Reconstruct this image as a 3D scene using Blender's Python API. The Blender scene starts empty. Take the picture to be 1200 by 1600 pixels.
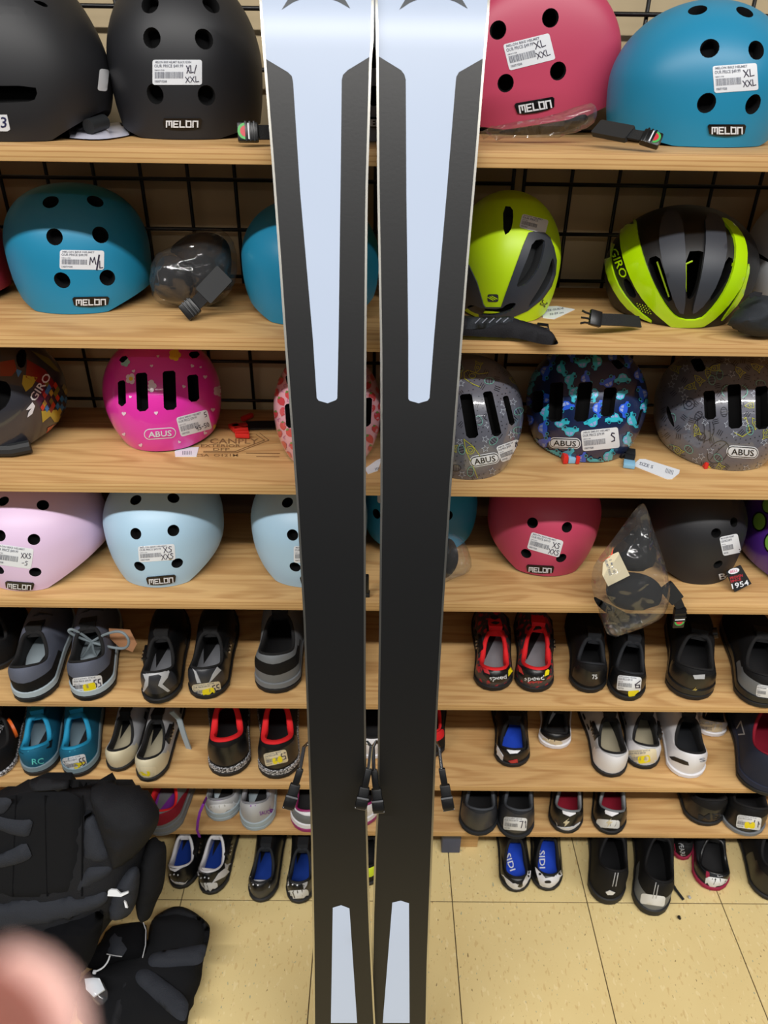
import bpy, bmesh, math, random
from mathutils import Vector, Matrix, noise, geometry
from mathutils.bvhtree import BVHTree
from math import sin, cos, pi, radians, sqrt, atan2

random.seed(7)
SC = bpy.context.scene
COL = SC.collection

# ------------------------------------------------------------------ camera
FPX, PITCH, ROLL, YAW, EYE = 1154.86, radians(31.764), radians(.88), radians(.4857), 1.59
CAM = Vector((0, 0, EYE))
FW = Vector((sin(YAW)*cos(PITCH), cos(YAW)*cos(PITCH), -sin(PITCH)))
_r0 = Vector((cos(YAW), -sin(YAW), 0)); _u0 = _r0.cross(FW)
RT = cos(ROLL)*_r0 + sin(ROLL)*_u0
UP = -sin(ROLL)*_r0 + cos(ROLL)*_u0
cd = bpy.data.cameras.new('camera'); cam = bpy.data.objects.new('camera', cd); COL.objects.link(cam)
cd.sensor_fit = 'HORIZONTAL'; cd.sensor_width = 36; cd.lens = FPX/1200*36
cd.clip_start = .005; cd.clip_end = 60
cam.matrix_world = Matrix(((RT.x, UP.x, -FW.x, 0), (RT.y, UP.y, -FW.y, 0), (RT.z, UP.z, -FW.z, EYE), (0, 0, 0, 1)))
cd.dof.use_dof = True; cd.dof.focus_distance = 1.1; cd.dof.aperture_fstop = cd.lens/3.3
SC.camera = cam

# ------------------------------------------------------------------ world, lamps, exposure
SC.view_settings.view_transform = 'Standard'; SC.view_settings.look = 'None'
SC.view_settings.exposure = 0.0; SC.view_settings.gamma = 1.0; SC.view_settings.use_curve_mapping = False
wd = bpy.data.worlds.new('shop'); SC.world = wd; wd.use_nodes = True
bg = wd.node_tree.nodes['Background']; bg.inputs[0].default_value = (.92, .96, 1, 1); bg.inputs[1].default_value = .06
for i, (ly, pw) in enumerate(((-1.15, 275), (-4.3, 55), (-8.2, 60))):      # ceiling rows of fluorescent tubes along the aisle
    ld = bpy.data.lights.new('fluorescent_row', 'AREA'); ld.shape = 'RECTANGLE'; ld.size = 7.2; ld.size_y = .16
    ld.energy = pw; ld.color = (1, .975, .94)
    lo = bpy.data.objects.new('fluorescent_row', ld); COL.objects.link(lo); lo.location = (0, ly, 3.66)

# ------------------------------------------------------------------ helpers: pixels, materials, meshes
def ray(x, y): return (FW + (x-600)/FPX*RT - (y-800)/FPX*UP)
def on_z(x, y, z): d = ray(x, y); return CAM + d*((z-EYE)/d.z)
def on_y(x, y, Y): d = ray(x, y); return CAM + d*(Y/d.y)
def on_plane(x, y, p, n): d = ray(x, y); return CAM + d*((p-CAM).dot(n)/d.dot(n))
def px_size(p): return (p-CAM).dot(FW)/FPX       # metres per pixel at p

def lin(c):
    c = c/255
    return c/12.92 if c <= .04045 else ((c+.055)/1.055)**2.4
def rgb(*c): return (lin(c[0]), lin(c[1]), lin(c[2]), 1)

MATS = {}
def mat(name, c, rough=.5, metal=0, coat=0, bump=0, bscale=300, var=0, spec=.5, sheen=0, c2=None, cut=.5):
    if name in MATS: return MATS[name]
    m = bpy.data.materials.new(name); m.use_nodes = True; MATS[name] = m
    nt = m.node_tree; b = nt.nodes['Principled BSDF']
    b.inputs['Base Color'].default_value = rgb(*c); b.inputs['Roughness'].default_value = rough
    b.inputs['Metallic'].default_value = metal; b.inputs['Coat Weight'].default_value = coat
    b.inputs['Coat Roughness'].default_value = .06; b.inputs['Specular IOR Level'].default_value = spec
    if sheen: b.inputs['Sheen Weight'].default_value = sheen
    if bump or var or c2:
        tc = nt.nodes.new('ShaderNodeTexCoord'); nz = nt.nodes.new('ShaderNodeTexNoise')
        nz.inputs['Scale'].default_value = bscale; nz.inputs['Detail'].default_value = 3
        nt.links.new(tc.outputs['Object'], nz.inputs['Vector'])
        if bump:
            bp = nt.nodes.new('ShaderNodeBump'); bp.inputs['Strength'].default_value = bump; bp.inputs['Distance'].default_value = .002
            nt.links.new(nz.outputs['Fac'], bp.inputs['Height']); nt.links.new(bp.outputs['Normal'], b.inputs['Normal'])
        if c2:
            mx = nt.nodes.new('ShaderNodeMix'); mx.data_type = 'RGBA'; mx.inputs[6].default_value = rgb(*c); mx.inputs[7].default_value = rgb(*c2)
            mr = nt.nodes.new('ShaderNodeMapRange'); mr.inputs[1].default_value = cut-.03; mr.inputs[2].default_value = cut+.03; nt.links.new(nz.outputs['Fac'], mr.inputs[0])
            nt.links.new(mr.outputs[0], mx.inputs[0]); nt.links.new(mx.outputs[2], b.inputs['Base Color'])
        elif var:
            mx = nt.nodes.new('ShaderNodeMix'); mx.data_type = 'RGBA'
            mx.inputs[6].default_value = rgb(*[max(0, v*(1-var)) for v in c]); mx.inputs[7].default_value = rgb(*[min(255, v*(1+var)) for v in c])
            n2 = nt.nodes.new('ShaderNodeTexNoise'); n2.inputs['Scale'].default_value = bscale*.12; n2.inputs['Detail'].default_value = 4
            nt.links.new(tc.outputs['Object'], n2.inputs['Vector'])
            nt.links.new(n2.outputs['Fac'], mx.inputs[0]); nt.links.new(mx.outputs[2], b.inputs['Base Color'])
    return m

class MB:
    def __init__(s): s.v = []; s.f = []; s.m = []; s.mats = []
    def mi(s, m):
        if m not in s.mats: s.mats.append(m)
        return s.mats.index(m)
    def add(s, vs, fs, m):
        o = len(s.v); s.v += [Vector(v) for v in vs]; k = s.mi(m)
        for f in fs: s.f.append([i+o for i in f]); s.m.append(k)
        return o
    def box(s, c, ax, d, m, bev=0):
        """c centre, ax three axes, d half sizes; bevelled when bev > 0"""
        bm = bmesh.new(); bmesh.ops.create_cube(bm, size=2)
        for v in bm.verts: v.co = Vector((v.co.x*d[0], v.co.y*d[1], v.co.z*d[2]))
        if bev: bmesh.ops.bevel(bm, geom=bm.edges[:], offset=bev, segments=2, profile=.5, affect='EDGES')
        bm.verts.index_update()
        s.add([c + ax[0]*v.co.x + ax[1]*v.co.y + ax[2]*v.co.z for v in bm.verts], [[v.index for v in f.verts] for f in bm.faces], m); bm.free()
    def tube(s, pts, r, m, n=8, close=False):
        pts = [Vector(p) for p in pts]; N = len(pts); rr = r if isinstance(r, (list, tuple)) else [r]*N; vs = []; fs = []
        ref = None
        for i, p in enumerate(pts):
            a = pts[(i+1) % N] if (close or i < N-1) else p; b_ = pts[i-1] if (close or i > 0) else p
            t = (a-b_).normalized()
            if ref is None: ref = t.orthogonal()
            ref = (ref - t*ref.dot(t)).normalized(); w = t.cross(ref)
            vs += [p + (ref*cos(2*pi*k/n) + w*sin(2*pi*k/n))*rr[i] for k in range(n)]
        for i in range(N if close else N-1):
            for k in range(n):
                fs.append([i*n+k, i*n+(k+1) % n, ((i+1) % N)*n+(k+1) % n, ((i+1) % N)*n+k])
        if not close: fs += [list(range(n))[::-1], [(N-1)*n+k for k in range(n)]]
        s.add(vs, fs, m)
    def ribbon(s, pts, nrm, w, th, m):
        pts = [Vector(p) for p in pts]; N = len(pts); vs = []; fs = []
        for i, p in enumerate(pts):
            t = (pts[min(i+1, N-1)]-pts[max(i-1, 0)]).normalized()
            n = nrm[i] if isinstance(nrm, list) else nrm
            sd = t.cross(n).normalized(); nn = sd.cross(t).normalized(); ww = w[i] if isinstance(w, list) else w
            vs += [p+sd*ww/2-nn*th/2, p+sd*ww/2+nn*th/2, p-sd*ww/2+nn*th/2, p-sd*ww/2-nn*th/2]
        for i in range(N-1):
            for k in range(4): fs.append([i*4+k, i*4+(k+1) % 4, i*4+4+(k+1) % 4, i*4+4+k])
        fs += [[3, 2, 1, 0], [N*4-4, N*4-3, N*4-2, N*4-1]]
        s.add(vs, fs, m)

def finish(me, angle=35, smooth=True):
    bm = bmesh.new(); bm.from_mesh(me); bmesh.ops.recalc_face_normals(bm, faces=bm.faces[:]); bm.to_mesh(me); bm.free()
    if smooth:
        for p in me.polygons: p.use_smooth = True
        me.set_sharp_from_angle(angle=radians(angle))

def build(mb, name, root=None, loc=None, smooth=True, angle=35, recalc=True):
    """one mesh object; vertices come in world space and are stored relative to the root or loc"""
    o0 = root.location if root is not None else (loc if loc is not None else Vector())
    me = bpy.data.meshes.new(name)
    me.from_pydata([v-o0 for v in mb.v], [], mb.f)
    for m in mb.mats: me.materials.append(m)
    if mb.m: me.polygons.foreach_set('material_index', mb.m)
    if recalc: finish(me, angle, smooth)
    else:
        for p in me.polygons: p.use_smooth = smooth
        me.set_sharp_from_angle(angle=radians(angle))
    o = bpy.data.objects.new(name, me); COL.objects.link(o)
    if root is not None: o.parent = root
    else: o.location = o0
    return o
def tag(o, label, cat, group=None, kind=None):
    if label: o['label'] = label
    if cat: o['category'] = cat
    if group: o['group'] = group
    if kind: o['kind'] = kind
    return o
def thing(name, loc, label, cat, group=None):
    o = bpy.data.objects.new(name, None); COL.objects.link(o); o.location = loc; o.empty_display_size = .05
    return tag(o, label, cat, group)
def piece(parent, name, mesh, loc):          # a cheap repeated part sharing mesh data
    o = bpy.data.objects.new(name, mesh); COL.objects.link(o); o.parent = parent; o.location = loc; return o

# ---- 2-D helpers (pixel space)
def inside(p, poly):
    x, y = p[0], p[1]; c = False; j = len(poly)-1
    for i in range(len(poly)):
        xi, yi = poly[i]; xj, yj = poly[j]
        if (yi > y) != (yj > y) and x < (xj-xi)*(y-yi)/(yj-yi)+xi: c = not c
        j = i
    return c
def resample(poly, step, closed=True):
    out = []; n = len(poly)
    for i in range(n if closed else n-1):
        a, b = poly[i], poly[(i+1) % n]; L = math.hypot(b[0]-a[0], b[1]-a[1]); k = max(1, int(L/step+.5))
        out += [(a[0]+(b[0]-a[0])*t/k, a[1]+(b[1]-a[1])*t/k) for t in range(k)]
    if not closed: out.append(poly[-1])
    return out
def smooth_poly(poly, it=2, closed=True):     # Chaikin corner cutting
    for _ in range(it):
        o = []; n = len(poly)
        for i in range(n if closed else n-1):
            a, b = poly[i], poly[(i+1) % n]
            o += [(a[0]*.75+b[0]*.25, a[1]*.75+b[1]*.25), (a[0]*.25+b[0]*.75, a[1]*.25+b[1]*.75)]
        poly = o if closed else [poly[0]]+o+[poly[-1]]
    return poly
def tri_fill(poly, holes=(), step=6):
    """constrained triangulation with inner points; returns points, triangles, count of boundary points"""
    loops = [resample(poly, step)]+[resample(h, step) for h in holes]
    pts = []; ed = []
    for lp in loops:
        o = len(pts); pts += lp; ed += [(o+i, o+(i+1) % len(lp)) for i in range(len(lp))]
    xs = [p[0] for p in poly]; ys = [p[1] for p in poly]
    y = min(ys)+step*.7; r = 0
    while y < max(ys):
        x = min(xs)+step*(.5 if r % 2 else 1)
        while x < max(xs):
            if inside((x, y), poly) and not any(inside((x, y), h) for h in holes):
                if min((p[0]-x)**2+(p[1]-y)**2 for p in pts[:sum(map(len, loops))]) > (step*.55)**2: pts.append((x, y))
            x += step
        y += step*.87; r += 1
    vo, _, fo, _, _, _ = geometry.delaunay_2d_cdt([Vector(p) for p in pts], ed, [], 0, 1e-4)
    fs = []
    for f in fo:
        c = (sum(vo[i][0] for i in f)/len(f), sum(vo[i][1] for i in f)/len(f))
        if inside(c, poly) and not any(inside(c, h) for h in holes): fs.append(list(f))
    return [(v[0], v[1]) for v in vo], fs
def rrect(cx, cy, w, h, rot=0, r=4, n=3):
    r = min(r, w/2-.01, h/2-.01)
    o = []
    for qx, qy, a0 in ((1, 1, 0), (-1, 1, 90), (-1, -1, 180), (1, -1, 270)):
        for k in range(n+1):
            a = radians(a0+90*k/n); o.append((qx*(w/2-r)+r*cos(a), qy*(h/2-r)+r*sin(a)))
    return xf(o, cx, cy, rot)
def xf(pts, cx, cy, rot=0, sx=1, sy=None):      # rot in degrees, counter-clockwise as seen
    sy = sx if sy is None else sy; c, s = cos(radians(rot)), sin(radians(rot))
    return [(cx+(x*sx)*c+(y*sy)*s, cy-(x*sx)*s+(y*sy)*c) for x, y in pts]
def circ(cx, cy, rx, ry=None, n=14, rot=0):
    ry = rx if ry is None else ry
    return xf([(rx*cos(2*pi*k/n), ry*sin(2*pi*k/n)) for k in range(n)], cx, cy, rot)

# ---- lettering
_TX = {}
def text_geo(s):
    """triangles of a word in a unit box: x 0..aspect, y 0..1 (downwards), aspect"""
    if s in _TX: return _TX[s]
    cu = bpy.data.curves.new('t', 'FONT'); cu.body = s; cu.resolution_u = 2; cu.fill_mode = 'FRONT'; cu.offset = .012
    ob = bpy.data.objects.new('t', cu); me = ob.to_mesh()
    vs = [(v.co.x, v.co.y) for v in me.vertices]; fs = [list(p.vertices) for p in me.polygons]
    ob.to_mesh_clear(); bpy.data.objects.remove(ob); bpy.data.curves.remove(cu)
    x0 = min(v[0] for v in vs); x1 = max(v[0] for v in vs); y0 = min(v[1] for v in vs); y1 = max(v[1] for v in vs); h = y1-y0
    _TX[s] = ([((x-x0)/h, (y1-y)/h) for x, y in vs], fs, (x1-x0)/h)
    return _TX[s]
STROKES = {'X': [[(0, 0), (.8, 1)], [(.8, 0), (0, 1)]], 'L': [[(.1, 0), (.05, 1), (.7, .95)]], 'S': [[(.7, .1), (.3, 0), (.1, .25), (.6, .6), (.5, .95), (0, 1)]],
           '/': [[(.7, 0), (0, 1.1)]], 'M': [[(0, 1), (.15, 0), (.4, .7), (.65, 0), (.8, 1)]], '-': [[(.1, .55), (.6, .5)]], '4': [[(.1, 0), (.05, .55), (.7, .5)], [(.55, .2), (.5, 1)]],
           '5': [[(.7, 0), (.2, .05), (.15, .45), (.6, .5), (.6, .9), (.05, 1)]], '0': [[(.4, 0), (.1, .3), (.15, .9), (.5, .95), (.7, .4), (.4, 0)]],
           'W': [[(0, 0), (.2, 1), (.4, .4), (.6, 1), (.85, 0)]], '6': [[(.6, 0), (.15, .5), (.2, .95), (.6, .9), (.55, .55), (.15, .6)]],
           '1': [[(.2, .15), (.35, 0), (.35, 1)]], '9': [[(.6, .4), (.2, .45), (.15, .1), (.55, .05), (.5, 1)]], '8': [[(.4, .5), (.1, .25), (.4, 0), (.6, .25), (.1, .75), (.4, 1), (.65, .75), (.4, .5)]], '3': [[(.05, .05), (.6, .1), (.25, .45), (.65, .75), (.05, 1)]], '7': [[(0, 0), (.7, 0), (.3, 1)]], '2': [[(.05, .15), (.5, 0), (.6, .3), (0, 1), (.7, .95)]]}
LOGO = {'M': [[(0, 1), (0, .12), (.75, .12), (.75, 1)], [(.38, .12), (.38, .7)]], 'E': [[(.62, .12), (0, .12), (0, 1), (.62, 1)], [(0, .55), (.5, .55)]], 'L': [[(0, .12), (0, 1), (.6, 1)]],
        'O': [[(0, .12), (.66, .12), (.66, 1), (0, 1), (0, .06)]], 'N': [[(0, 1), (0, .12), (.66, .12), (.66, 1)]]}
def thick_line(pl, w):
    out = []
    for a, b in zip(pl, pl[1:]):
        dx, dy = b[0]-a[0], b[1]-a[1]; L = math.hypot(dx, dy) or 1; dx /= L; dy /= L; e = w*.45
        a2 = (a[0]-dx*e, a[1]-dy*e); b2 = (b[0]+dx*e, b[1]+dy*e)
        out.append([(a2[0]-dy*w/2, a2[1]+dx*w/2), (b2[0]-dy*w/2, b2[1]+dx*w/2), (b2[0]+dy*w/2, b2[1]-dx*w/2), (a2[0]+dy*w/2, a2[1]-dx*w/2)])
    return out

# ---- projecting print and trims onto a built surface
class Surf:
    """the surface of a built thing (world space): prints and trims are wrapped onto it"""
    def __init__(s, verts, faces): s.b = BVHTree.FromPolygons([tuple(v) for v in verts], faces); s.cut = None
    def hit(s, x, y):
        d = ray(x, y); h = s.b.ray_cast(CAM, d)
        if h[0] is None: return None
        n = h[1] if h[1].dot(d) < 0 else -h[1]
        return h[0], n
    def near(s, x, y, dep):
        h = s.hit(x, y)
        if h: return h
        q = s.b.find_nearest(CAM + ray(x, y)*dep); n = q[1]
        return q[0], n if n.dot(q[0]-CAM) < 0 else -n
    def clear(s, x, y):        # true when no vent lies there
        h = s.hit(x, y)
        if not h: return False
        if s.cut is None: return True
        g = s.cut.ray_cast(CAM, ray(x, y)); return g[0] is not None and (g[0]-h[0]).length < .0015
class Flat:
    def __init__(s, p, n): s.p = Vector(p); s.n = Vector(n).normalized(); s.cut = None
    def hit(s, x, y): return on_plane(x, y, s.p, s.n), s.n
    def near(s, x, y, dep): return s.hit(x, y)
    def clear(s, x, y): return True

def wrap(mb, sf, pts, fs, m, eps=.0005, need=True):
    out = []; dep = None
    for p in pts:
        h = sf.hit(*p)
        if h is None:
            if need: return False
            if dep is None:
                q = [sf.hit(*z) for z in pts]; q = [z for z in q if z]
                if not q: return False
                dep = sum((z[0]-CAM).dot(FW) for z in q)/len(q)
            h = sf.near(p[0], p[1], dep)
        out.append(h[0]+h[1]*eps)
    mb.add(out, fs, m); return True
def patch(mb, sf, poly, m, eps=.0006, holes=(), step=6, th=0, sm=0):
    """a fitted trim: polygon (pixels) laid on the surface, with thickness th"""
    if sm: poly = smooth_poly(poly, sm)
    pts, fs = tri_fill(poly, holes, step)
    o0 = len(mb.v)
    if not wrap(mb, sf, pts, fs, m, eps+th, need=False): return
    if th:
        cnt = {}
        for f in fs:
            for i in range(len(f)):
                e = (f[i], f[(i+1) % len(f)]); cnt[tuple(sorted(e))] = cnt.get(tuple(sorted(e)), 0)+1
        base = {}
        for (a, b), c in cnt.items():
            if c == 1:
                for i in (a, b):
                    if i not in base:
                        h = sf.hit(*pts[i]); v = mb.v[o0+i]
                        n = h[1] if h else (CAM-v).normalized()
                        base[i] = len(mb.v); mb.v.append(v-n*(th+eps+.002))
                mb.f.append([o0+a, o0+b, base[b], base[a]]); mb.m.append(mb.mi(m))
def words(mb, sf, s, cx, cy, w, h, rot, m, eps=.0009, font='T', lw=.16):
    """a word centred at a pixel, w x h pixels, rot degrees counter-clockwise"""
    if font == 'T':
        vs, fs, asp = text_geo(s)
        wrap(mb, sf, xf([(x/asp*w-w/2, y*h-h/2) for x, y in vs], cx, cy, rot), fs, m, eps, need=False)
    else:
        tab = STROKES if font == 'H' else LOGO
        gap = .95 if font == 'H' else 1.0; tot = 0; xs = []
        for ch in s:
            xs.append(tot); wdt = max(max(p[0] for p in q) for q in tab[ch]); tot += wdt+(.25 if font == 'H' else .28)
        tot -= .25
        for ch, x0 in zip(s, xs):
            for pl in tab[ch]:
                for q in thick_line([((x0+x)/tot*w-w/2, y*h-h/2) for x, y in pl], lw*h):
                    wrap(mb, sf, xf(q, cx, cy, rot), [[0, 1, 2, 3]], m, eps, need=False)

PAPER = mat('sticker_paper', (226, 230, 236), .45); INK = mat('printed_ink', (120, 124, 136), .6); PEN = mat('marker_ink', (40, 34, 60), .6)
YEL = mat('yellow_dot_paper', (240, 222, 20), .5); BLACK = mat('black_print', (14, 14, 16), .45); WHITE = mat('white_print', (222, 226, 232), .4)
CREAM = mat('cream_paper', (224, 212, 180), .6)
def sticker(root, sf, cx, cy, w, h, rot=0, hand=(), price='OUR PRICE $49.99', head='MELON BIKE HELMET', yellow=False, paper=None, name='price_sticker', lines=True):
    mb = MB(); paper = paper or PAPER
    patch(mb, sf, rrect(cx, cy, w, h, rot, 3.5), paper, .0005, step=max(4, w/14))
    def loc(x, y): return xf([(x*w, y*h)], cx, cy, rot)[0]
    if lines:
        x, y = loc(-.08, -.41); words(mb, sf, head, x, y, w*.72, h*.09, rot, INK)
        x, y = loc(-.17, -.25); words(mb, sf, price, x, y, w*.58, h*.14, rot, INK)
        x, y = loc(-.36, -.09); words(mb, sf, 'VMW11708', x, y, w*.2, h*.05, rot, INK)
        rnd = random.Random(int(cx*7+cy)); bx = -.45
        while bx < .12:
            bw = rnd.choice((.008, .012, .02)); q = [(bx*w, -.02*h), ((bx+bw)*w, -.02*h), ((bx+bw)*w, .24*h), (bx*w, .24*h)]
            wrap(mb, sf, xf(q, cx, cy, rot), [[0, 1, 2, 3]], INK, .0008, need=False); bx += bw+rnd.choice((.009, .013))
        x, y = loc(-.33, .36); words(mb, sf, '1000719208', x, y, w*.24, h*.09, rot, INK)
    for s, fx, fy, fw, fh in hand:
        x, y = loc(fx, fy); words(mb, sf, s, x, y, fw*w, fh*h, rot+4, PEN, .001, 'H', .13)
    if yellow:
        x, y = loc(.05, .18); patch(mb, sf, rrect(x, y, w*.42, h*.5, rot+6, 3), YEL, .0011, step=8)
    return build(mb, name, root, recalc=False)

# ------------------------------------------------------------------ structure: floor, wall
def wood_mat(name, base, dark, seed):
    m = bpy.data.materials.new(name); m.use_nodes = True; nt = m.node_tree; N = nt.nodes.new; L = nt.links.new
    b = nt.nodes['Principled BSDF']; b.inputs['Roughness'].default_value = .5; b.inputs['Specular IOR Level'].default_value = .35
    tc = N('ShaderNodeTexCoord')
    mp = N('ShaderNodeMapping'); mp.inputs['Scale'].default_value = (1.0, 5.5, 40); mp.inputs['Location'].default_value = (seed*3.1, seed*1.7, seed*.9)
    L(tc.outputs['Object'], mp.inputs['Vector'])
    n1 = N('ShaderNodeTexNoise'); n1.inputs['Scale'].default_value = 1.6; n1.inputs['Detail'].default_value = 2.5; n1.inputs['Roughness'].default_value = .45; n1.inputs['Distortion'].default_value = .4
    L(mp.outputs[0], n1.inputs['Vector'])
    mu = N('ShaderNodeMath'); mu.operation = 'MULTIPLY'; mu.inputs[1].default_value = 62; L(n1.outputs['Fac'], mu.inputs[0])
    si = N('ShaderNodeMath'); si.operation = 'SINE'; L(mu.outputs[0], si.inputs[0])
    pw = N('ShaderNodeMapRange'); pw.inputs[1].default_value = -.2; pw.inputs[2].default_value = 1; L(si.outputs[0], pw.inputs[0])
    mp2 = N('ShaderNodeMapping'); mp2.inputs['Scale'].default_value = (6, 130, 170); L(tc.outputs['Object'], mp2.inputs['Vector'])
    n2 = N('ShaderNodeTexNoise'); n2.inputs['Scale'].default_value = 1.5; n2.inputs['Detail'].default_value = 5; L(mp2.outputs[0], n2.inputs['Vector'])
    n3 = N('ShaderNodeTexNoise'); n3.inputs['Scale'].default_value = 2.2; n3.inputs['Detail'].default_value = 3; L(tc.outputs['Object'], n3.inputs['Vector'])
    mx = N('ShaderNodeMix'); mx.data_type = 'RGBA'; mx.inputs[6].default_value = rgb(*base); mx.inputs[7].default_value = rgb(*dark)
    m1 = N('ShaderNodeMath'); m1.operation = 'MULTIPLY'; m1.inputs[1].default_value = .36; L(pw.outputs[0], m1.inputs[0])
    m2 = N('ShaderNodeMath'); m2.operation = 'MULTIPLY_ADD'; m2.inputs[1].default_value = .8; m2.inputs[2].default_value = -.22; L(n2.outputs['Fac'], m2.inputs[0])
    ad = N('ShaderNodeMath'); ad.operation = 'ADD'; ad.use_clamp = True; L(m1.outputs[0], ad.inputs[0]); L(m2.outputs[0], ad.inputs[1])
    # ply lines on the sawn edges
    ge = N('ShaderNodeNewGeometry'); sp = N('ShaderNodeSeparateXYZ'); L(ge.outputs['Normal'], sp.inputs[0])
    lt = N('ShaderNodeMath'); lt.operation = 'LESS_THAN'; lt.inputs[1].default_value = -.6; L(sp.outputs[1], lt.inputs[0])
    so = N('ShaderNodeSeparateXYZ'); L(tc.outputs['Object'], so.inputs[0])
    wb = N('ShaderNodeMath'); wb.operation = 'MULTIPLY_ADD'; wb.inputs[1].default_value = .004; L(n3.outputs['Fac'], wb.inputs[0]); L(so.outputs[2], wb.inputs[2])
    ps = N('ShaderNodeMath'); ps.operation = 'MULTIPLY'; ps.inputs[1].default_value = 1050; L(wb.outputs[0], ps.inputs[0])
    s2 = N('ShaderNodeMath'); s2.operation = 'SINE'; L(ps.outputs[0], s2.inputs[0])
    r2 = N('ShaderNodeMapRange'); r2.inputs[1].default_value = .35; r2.inputs[2].default_value = 1; r2.inputs[4].default_value = .5; L(s2.outputs[0], r2.inputs[0])
    e2 = N('ShaderNodeMath'); e2.operation = 'ADD'; e2.use_clamp = True; L(r2.outputs[0], e2.inputs[0]); L(m2.outputs[0], e2.inputs[1])
    sel = N('ShaderNodeMix'); L(lt.outputs[0], sel.inputs[0]); L(ad.outputs[0], sel.inputs[2]); L(e2.outputs[0], sel.inputs[3])
    L(sel.outputs[0], mx.inputs[0])
    # knots
    mk = N('ShaderNodeMapping'); mk.inputs['Scale'].default_value = (3.2, 7, 7); mk.inputs['Location'].default_value = (seed*2.3, seed, 0); L(tc.outputs['Object'], mk.inputs['Vector'])
    vo = N('ShaderNodeTexVoronoi'); vo.inputs['Scale'].default_value = 1; L(mk.outputs[0], vo.inputs['Vector'])
    kr = N('ShaderNodeMapRange'); kr.inputs[1].default_value = .06; kr.inputs[2].default_value = .11; kr.inputs[3].default_value = .75; kr.inputs[4].default_value = 0; L(vo.outputs['Distance'], kr.inputs[0])
    mk2 = N('ShaderNodeMix'); mk2.data_type = 'RGBA'; mk2.inputs[7].default_value = rgb(140, 88, 48); L(kr.outputs[0], mk2.inputs[0]); L(mx.outputs[2], mk2.inputs[6])
    # broad tone drift
    hs = N('ShaderNodeHueSaturation'); rv = N('ShaderNodeMapRange'); rv.inputs[1].default_value = .3; rv.inputs[2].default_value = .7; rv.inputs[3].default_value = .9; rv.inputs[4].default_value = 1.08
    L(n3.outputs['Fac'], rv.inputs[0]); L(rv.outputs[0], hs.inputs['Value']); L(mk2.outputs[2], hs.inputs['Color']); L(hs.outputs[0], b.inputs['Base Color'])
    bp = N('ShaderNodeBump'); bp.inputs['Strength'].default_value = .25; bp.inputs['Distance'].default_value = .001; L(n2.outputs['Fac'], bp.inputs['Height']); L(bp.outputs[0], b.inputs['Normal'])
    return m
def tile_mat():
    m = bpy.data.materials.new('vinyl_tile'); m.use_nodes = True; nt = m.node_tree; N = nt.nodes.new; L = nt.links.new
    b = nt.nodes['Principled BSDF']; b.inputs['Roughness'].default_value = .42; b.inputs['Specular IOR Level'].default_value = .4
    ge = N('ShaderNodeNewGeometry'); n0 = N('ShaderNodeTexNoise'); n0.inputs['Scale'].default_value = 9; n0.inputs['Detail'].default_value = 5; L(ge.outputs['Position'], n0.inputs['Vector'])
    mx = N('ShaderNodeMix'); mx.data_type = 'RGBA'; mx.inputs[6].default_value = rgb(218, 195, 137); mx.inputs[7].default_value = rgb(228, 208, 152); L(n0.outputs['Fac'], mx.inputs[0])
    cur = mx.outputs[2]
    for col, sc, lo, loc, k in (((196, 160, 104), (120, 46, 60), .645, 0, .42), ((246, 230, 186), (90, 46, 60), .65, 5, .28), ((150, 158, 138), (150, 70, 80), .715, 11, .8), ((112, 86, 56), (170, 80, 80), .725, 17, .85), ((110, 84, 52), (320, 300, 80), .74, 23, .6)):
        mp = N('ShaderNodeMapping'); mp.inputs['Scale'].default_value = sc; mp.inputs['Location'].default_value = (loc, loc*.7, 0); mp.inputs['Rotation'].default_value = (0, 0, .25*(loc % 3-1)); L(ge.outputs['Position'], mp.inputs['Vector'])
        nz = N('ShaderNodeTexNoise'); nz.inputs['Scale'].default_value = 1.2; nz.inputs['Detail'].default_value = 1.5; L(mp.outputs[0], nz.inputs['Vector'])
        rr = N('ShaderNodeMapRange'); rr.inputs[1].default_value = lo; rr.inputs[2].default_value = lo+.025; rr.inputs[4].default_value = k; L(nz.outputs['Fac'], rr.inputs[0])
        x = N('ShaderNodeMix'); x.data_type = 'RGBA'; x.inputs[7].default_value = rgb(*col); L(rr.outputs[0], x.inputs[0]); L(cur, x.inputs[6]); cur = x.outputs[2]
    L(cur, b.inputs['Base Color'])
    return m
AX = (Vector((1, 0, 0)), Vector((0, 1, 0)), Vector((0, 0, 1)))
WOOD = [wood_mat('plywood_%d' % i, (211, 173, 118), (158, 110, 61), i+1) for i in range(3)]
TAN = mat('tan_wall_paint', (190, 171, 136), .6, var=.05, bscale=60)
GROUT = mat('dark_joint', (74, 58, 38), .8)

mb = MB(); mb.box(Vector((0, -.15, -.0062)), AX, (1.75, 1.55, .005), GROUT)
floor = build(mb, 'floor', loc=Vector((0, 0, -.0012)), smooth=False); tag(floor, None, None, None, 'structure')
mb = MB(); mb.box(Vector((0, 0, -.0012)), AX, (.1483, .1483, .0012), tile_mat(), .0006)
tile0 = build(mb, 'tile', floor, smooth=False); tm = tile0.data; TMAT = tm.materials[0]
bpy.data.objects.remove(tile0)
for i in range(-6, 7):
    for j in range(-5, 2):
        y = .935+.2986*j+.1493
        if -.6 < y < 1.4 and abs(.172+.2986*i+.1493) < 1.6: piece(floor, 'tile', tm, Vector((.172+.2986*i+.1493, y, .0012)))
mb = MB(); mb.box(Vector((0, 1.36, 1.3)), AX, (1.75, .035, 1.31), TAN)
wall = build(mb, 'wall_back', loc=Vector((0, 1.36, 0)), smooth=False); tag(wall, None, None, None, 'structure')

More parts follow.
